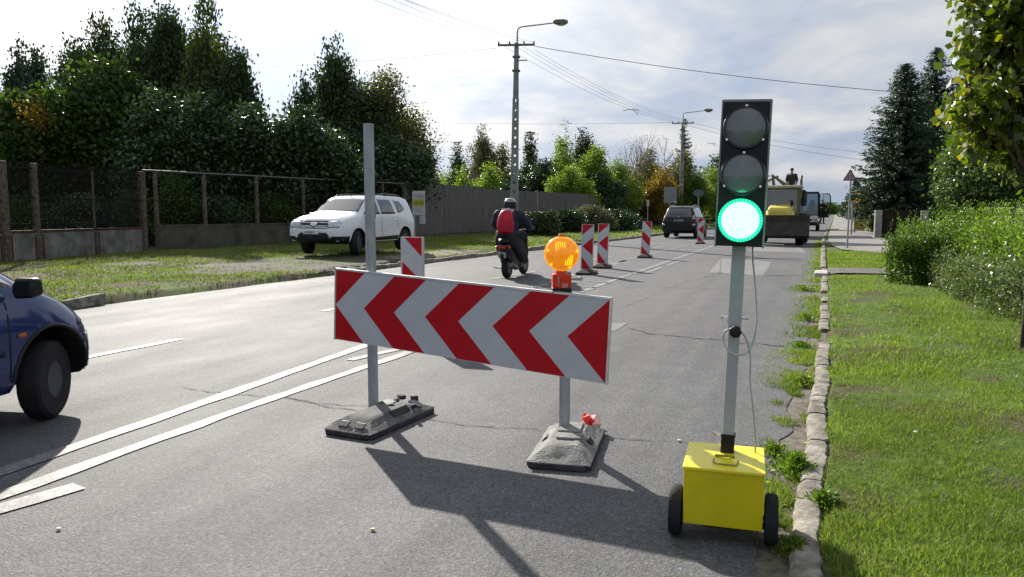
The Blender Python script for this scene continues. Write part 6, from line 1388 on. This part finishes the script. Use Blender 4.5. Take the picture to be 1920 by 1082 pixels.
hedge('hedge', 'trimmed rounded green bush at the bend of the pavement', [(.98, 15.9), (1.45, 16.1), (2.1, 16.3)], .95, .98, L_['lilac'], 16000, .055, 7, 34, L_['shoot'], cat='bush')
hedge('hedge', 'green bush in the shade left of the right hand gate post', [(2.0, 26.0), (3.6, 27.2)], 1.4, 1.0, L_['lilac'], 9000, .09, 8, 6, L_['shoot'], cat='bush')
# the leafy street tree at the right edge: thin trunk, large yellow green leaves
def street_tree():
    rng = np.random.default_rng(77); p = g(1924, 672); t = thing('street_tree', 'slim street tree at the right edge with large yellow green leaves', 'tree', (p.x, p.y, 0)); D = (p-CAM).dot(FW)
    lob = []
    def L3(px, py, rx, rz, dD=0.0):
        q = at(px, py, D+dD)-Vector((p.x, p.y, 0)); m_ = (D+dD)/F; lob.append((q.x, q.y, q.z, rx*m_, rx*m_*1.1, rz*m_))
    for a_ in ((1990, -40, 170, 170), (1900, 40, 85, 80), (1855, 120, 62, 60, .2), (1835, 95, 36, 22, .1), (1810, 110, 26, 16), (1845, 185, 55, 45, -.2), (1825, 215, 42, 30), (1905, 170, 80, 80), (1880, 250, 60, 42), (1850, 265, 44, 24, .1), (1930, 290, 70, 60), (2010, 150, 150, 150), (1870, 20, 50, 50), (2080, 250, 120, 90)): L3(*a_)
    n = 13000; P, d = sample_lobes(lob, n, rng, .45, .085, 14)
    dr = d*.25+rng.normal(size=P.shape)*.55+np.array([0, 0, -.65]); quads_obj('crown', leaves(P, dr, .084*rng.uniform(.55, 1.35, n), rng, .82), L_['lime'], t)
    s = MB(); top = at(1960, 60, D)-Vector((p.x, p.y, 0)); s.tube([(0, 0, -.05), (.0, .02, .8), (.02, 0, 1.7), tuple(top)], [.062, .048, .042, .02], 10)
    for l in lob: b_ = Vector(l[:3]); a_ = Vector((.01, 0, min(2.0, max(1.5, b_.z*.62)))); s.tube([a_, a_.lerp(b_, .5)+Vector((0, 0, .12)), b_], [.028, .018, .005], 5)
    s.build('trunk', M['bark'], t, smooth='all'); return t
street_tree()
crown('dull green drooping leafy tree between the dark spruces and the street tree', 1850, 255, 92, 17.5, L_['lchalf'], 15000, .085, .28, 14, 230, 'round', None, 'tree', sig=.12)
crown('shaded green tree behind the tall bright hedge', 1890, 120, 110, 22, L_['lilac'], 13000, .12, .12, 13, 231, 'round', None, 'tree', sig=.17)

# grass
def blades(name, pts, ln, wd, m, seed, lean=.45, fall=0):
    rng = np.random.default_rng(seed); n = len(pts); a = rng.uniform(0, 2*PI, n); l = ln*rng.uniform(.5, 1.3, n); w = wd*rng.uniform(.7, 1.3, n)
    side = np.stack([np.cos(a), np.sin(a), np.zeros(n)], 1)*w[:, None]*.5; dv = np.stack([rng.normal(size=n)*lean, rng.normal(size=n)*lean, np.ones(n)], 1); dv = unit(dv)*l[:, None]
    V = np.empty((n, 3, 3)); V[:, 0] = pts-side; V[:, 1] = pts+side; V[:, 2] = pts+dv; return tag(quads_obj(name, V.reshape(-1, 3), m, None, 3), kind='stuff')
def scatter(n, fx, y0, y1, seed, dens=None, ypow=1.0):
    rng = np.random.default_rng(seed); out = []
    while len(out) < n:
        y = y0+(y1-y0)*rng.random()**ypow; a, b = fx(y); x = a+(b-a)*rng.random()
        if dens and rng.random() > dens(x, y): continue
        z = zground(x, y)
        if z > -.02: out.append((x, y, z-.004))
    return np.array(out)
def dn(x, y):
    v = mnoise.noise(Vector((x*1.1, y*1.1, 5)))+.5*mnoise.noise(Vector((x*4, y*4, 9))); return min(1, max(.08, .62+v*1.8)) if not (17.85 < y < 19.7) else 0
fr_ = lambda y: (kerb_x(y)+.07+.03*math.sin(y*7), max(1.0, y*.36+.35))
blades('grass', scatter(76000, fr_, 2.3, 7.5, 1, dn), .034, .0048, L_['grass'], 1, .6)
blades('grass', scatter(60000, fr_, 7.0, 17.8, 2, dn), .050, .009, L_['grass'], 2, .6)
def dn2(x, y): return 0 if (x > 1.9 and y > 22) or 17.85 < y < 19.7 else 1
blades('grass', scatter(24000, lambda y: (kerb_x(y)+.08, 2.2), 19.6, 28.0, 3, dn2), .06, .016, L_['grass'], 3, .55)
blades('dry_grass', scatter(44000, fr_, 2.3, 12, 4, lambda x, y: 1 if mnoise.noise(Vector((x*1.3, y*1.3, 15))) > .05 or (x < .32 and y < 6 and mnoise.noise(Vector((x*3, y*2, 5))) > -.1) else .12), .036, .0045, L_['drygrass'], 4, 1.1)
def dleft(x, y):
    if -17.5 < x < -11.2 and 17.5 < y < 24: return .6
    v = mnoise.noise(Vector((x*.45, y*.45, 25)))+.6*mnoise.noise(Vector((x*1.7, y*1.7, 29))); return min(1, max(.05, .5+v*2.2))
fl_ = lambda y: (-22.5, lkerb_x(y)-.12)
blades('grass', scatter(36000, fl_, 5.5, 30, 6, dleft), .065, .020, L_['grass'], 6, .6)
blades('grass', scatter(26000, fl_, 26, 75, 7, lambda x, y: 1 if y > 26 else .2), .10, .045, L_['grass'], 7, .5)
blades('dry_grass', scatter(60000, fl_, 5.5, 32, 8, lambda x, y: 1 if mnoise.noise(Vector((x*.5, y*.5, 35))) > 0 else .2), .06, .022, L_['drygrass'], 8, 1.0)
# weeds sprouting in the gutter and over the kerb
def gut(n, y0, y1, seed, thr):
    rng = np.random.default_rng(seed); out = []
    while len(out) < n:
        y = y0+(y1-y0)*rng.random()**1.1; x = kerb_x(y)-.05-abs(rng.normal())*.17
        if mnoise.noise(Vector((0, y*1.1, 44)))+.4*mnoise.noise(Vector((x*6, y*4, 3))) < thr or x < kerb_x(y)-.52: continue
        out.append((x, y, -.008))
    return np.array(out)
blades('gutter_weeds', gut(9000, 2.6, 9, 1, .06), .05, .006, L_['grass'], 11, .8); blades('gutter_weeds', gut(12000, 8, 40, 2, -.12), .055, .014, L_['grass'], 12, .8)
blades('gutter_weeds', gut(7000, 2.6, 12, 3, .0), .035, .006, L_['drygrass'], 13, 1.2)
def tuft(label, px, py, r, h, n, seed, m='shoot', leaf=.035):
    rng = np.random.default_rng(seed); p = g(px, py, .0); t = thing('weed_tuft', label, 'weed', (p.x, p.y, 0), 0, 'weed tufts along the kerb'); a = rng.uniform(0, 2*PI, n); rr = np.abs(rng.normal(size=n))*r*.5; z = rng.random(n)*h*np.exp(-(rr/r)**2)
    P = np.stack([np.cos(a)*rr, np.sin(a)*rr*1.3, z+.005], 1); quads_obj('leaves', leaves(P, np.stack([np.cos(a)*.7, np.sin(a)*.7, np.full(n, .8)], 1)+rng.normal(size=P.shape)*.35, leaf*rng.uniform(.5, 1.3, n), rng, .3), L_[m], t); return t
for i, (px, py, r, h, n, m, lab) in enumerate(((1492, 884, .12, .10, 900, 'shoot', 'bright weed tuft in the gutter right of the yellow cart'), (1545, 955, .12, .08, 900, 'shoot', 'weed tuft growing over the kerb, lower right of the cart'), (1488, 1040, .09, .07, 700, 'grass', 'weed tuft in the cart shadow by the right wheel'), (1450, 850, .10, .05, 500, 'grass', 'low weeds beside the right edge of the cart lid'),
    (1505, 720, .13, .06, 600, 'grass', 'flat weeds in the gutter left of the kerb at mid distance'), (1503, 650, .16, .05, 600, 'shoot', 'weeds at the road crack beside the kerb'), (1512, 600, .22, .08, 900, 'grass', 'long weed strip in the gutter beyond the crack'), (1505, 545, .3, .10, 900, 'shoot', 'weeds in the gutter just before the pale kerb block'), (1560, 700, .09, .05, 400, 'shoot', 'small grass tuft on the kerb stones'))):
    tuft(lab, px, py, r, h, n, 300+i, m)
# fallen leaves and scraps
rl = random.Random(9)
for i, (px, py, c, lab) in enumerate(((699, 994, (.6, .55, .25), 'pale yellow leaf lying alone on the asphalt in the foreground'), (1441, 906, (.6, .42, .03), 'yellow leaf on the ground right of the cart lid'), (1450, 884, (.7, .7, .66), 'white paper scrap right of the cart'), (1496, 1056, (.6, .42, .03), 'yellow leaf in the cart shadow at the bottom right'), (1274, 827, (.7, .7, .7), 'tiny white scrap on the road left of the mast foot'), (1512, 832, (.6, .45, .05), 'yellow leaf on the kerb edge'), (1717, 811, (.75, .75, .65), 'white petal in the grass'), (110, 993, (.7, .7, .68), 'pale chip on the asphalt at the lower left'))):
    p = g(px, py, .004 if px < 1560 else .12); s = MB(); a = rl.uniform(0, 3); r_ = .014
    s.loft([[(p.x+math.cos(a+b)*r_*k, p.y+math.sin(a+b)*r_*k*.7, p.z+z) for b in (0, .9, 1.7, 2.8, 3.6, 4.5, 5.4)] for k, z in ((.8, .0), (1, .006), (.6, .009))]); tag(s.build('fallen_leaf', mat('scrap %d' % i, c, .7, var=.2)), lab, 'litter')

for i, (px, py, hw, D) in enumerate(((800, 325, 44, 105), (850, 318, 44, 110), (905, 308, 46, 108), (955, 312, 44, 112), (1005, 300, 46, 110), (1060, 300, 46, 105), (1115, 308, 46, 110), (1165, 300, 46, 108), (1215, 305, 46, 112), (1265, 305, 44, 110), (1315, 318, 44, 115), (1365, 320, 44, 118), (1415, 335, 40, 120), (1455, 365, 30, 125))):
    crown('backdrop tree in the treeline far behind the road, %s' % ['dull green', 'olive'][i % 2], px, py, hw, D, L_['lilac' if i % 3 else 'olive'], 1500, .5, .0, 8, 400+i, 'round', 'distant treeline behind the road', 'tree')
# every separate piece of these small fittings becomes a part of its own
def split_parts(o):
    bm = bmesh.new(); bm.from_mesh(o.data); seen = set(); isl = []
    for v in bm.verts:
        if v.index in seen: continue
        st = [v]; grp = set()
        while st:
            q = st.pop()
            if q.index in grp: continue
            grp.add(q.index); st += [e.other_vert(q) for e in q.link_edges]
        seen |= grp; isl.append(grp)
    if 1 < len(isl) < 30:
        for gset in isl[1:]:
            b2 = bm.copy(); b2.verts.ensure_lookup_table(); bmesh.ops.delete(b2, geom=[v for v in b2.verts if v.index not in gset], context='VERTS')
            c = o.copy(); c.data = o.data.copy(); b2.to_mesh(c.data); b2.free(); col.objects.link(c)
        bmesh.ops.delete(bm, geom=[v for v in bm.verts if v.index not in isl[0]], context='VERTS'); bm.to_mesh(o.data)
    bm.free()
for o in list(bpy.data.objects):
    if o.type == 'MESH' and o.name.split('.')[0] in ('pocket_shade', 'torn_rubber', 'lens_screw', 'clamp_band', 'lens_clip', 'glow_rib', 'sticker', 'clamp_bolt', 'cab_interior', 'chassis', 'cab_frame'): split_parts(o)
for o in bpy.data.objects:
    if o.name.split('.')[0] in ('stems', 'led_gap', 'led_grid', 'top_shoots'): o['kind'] = 'stuff'
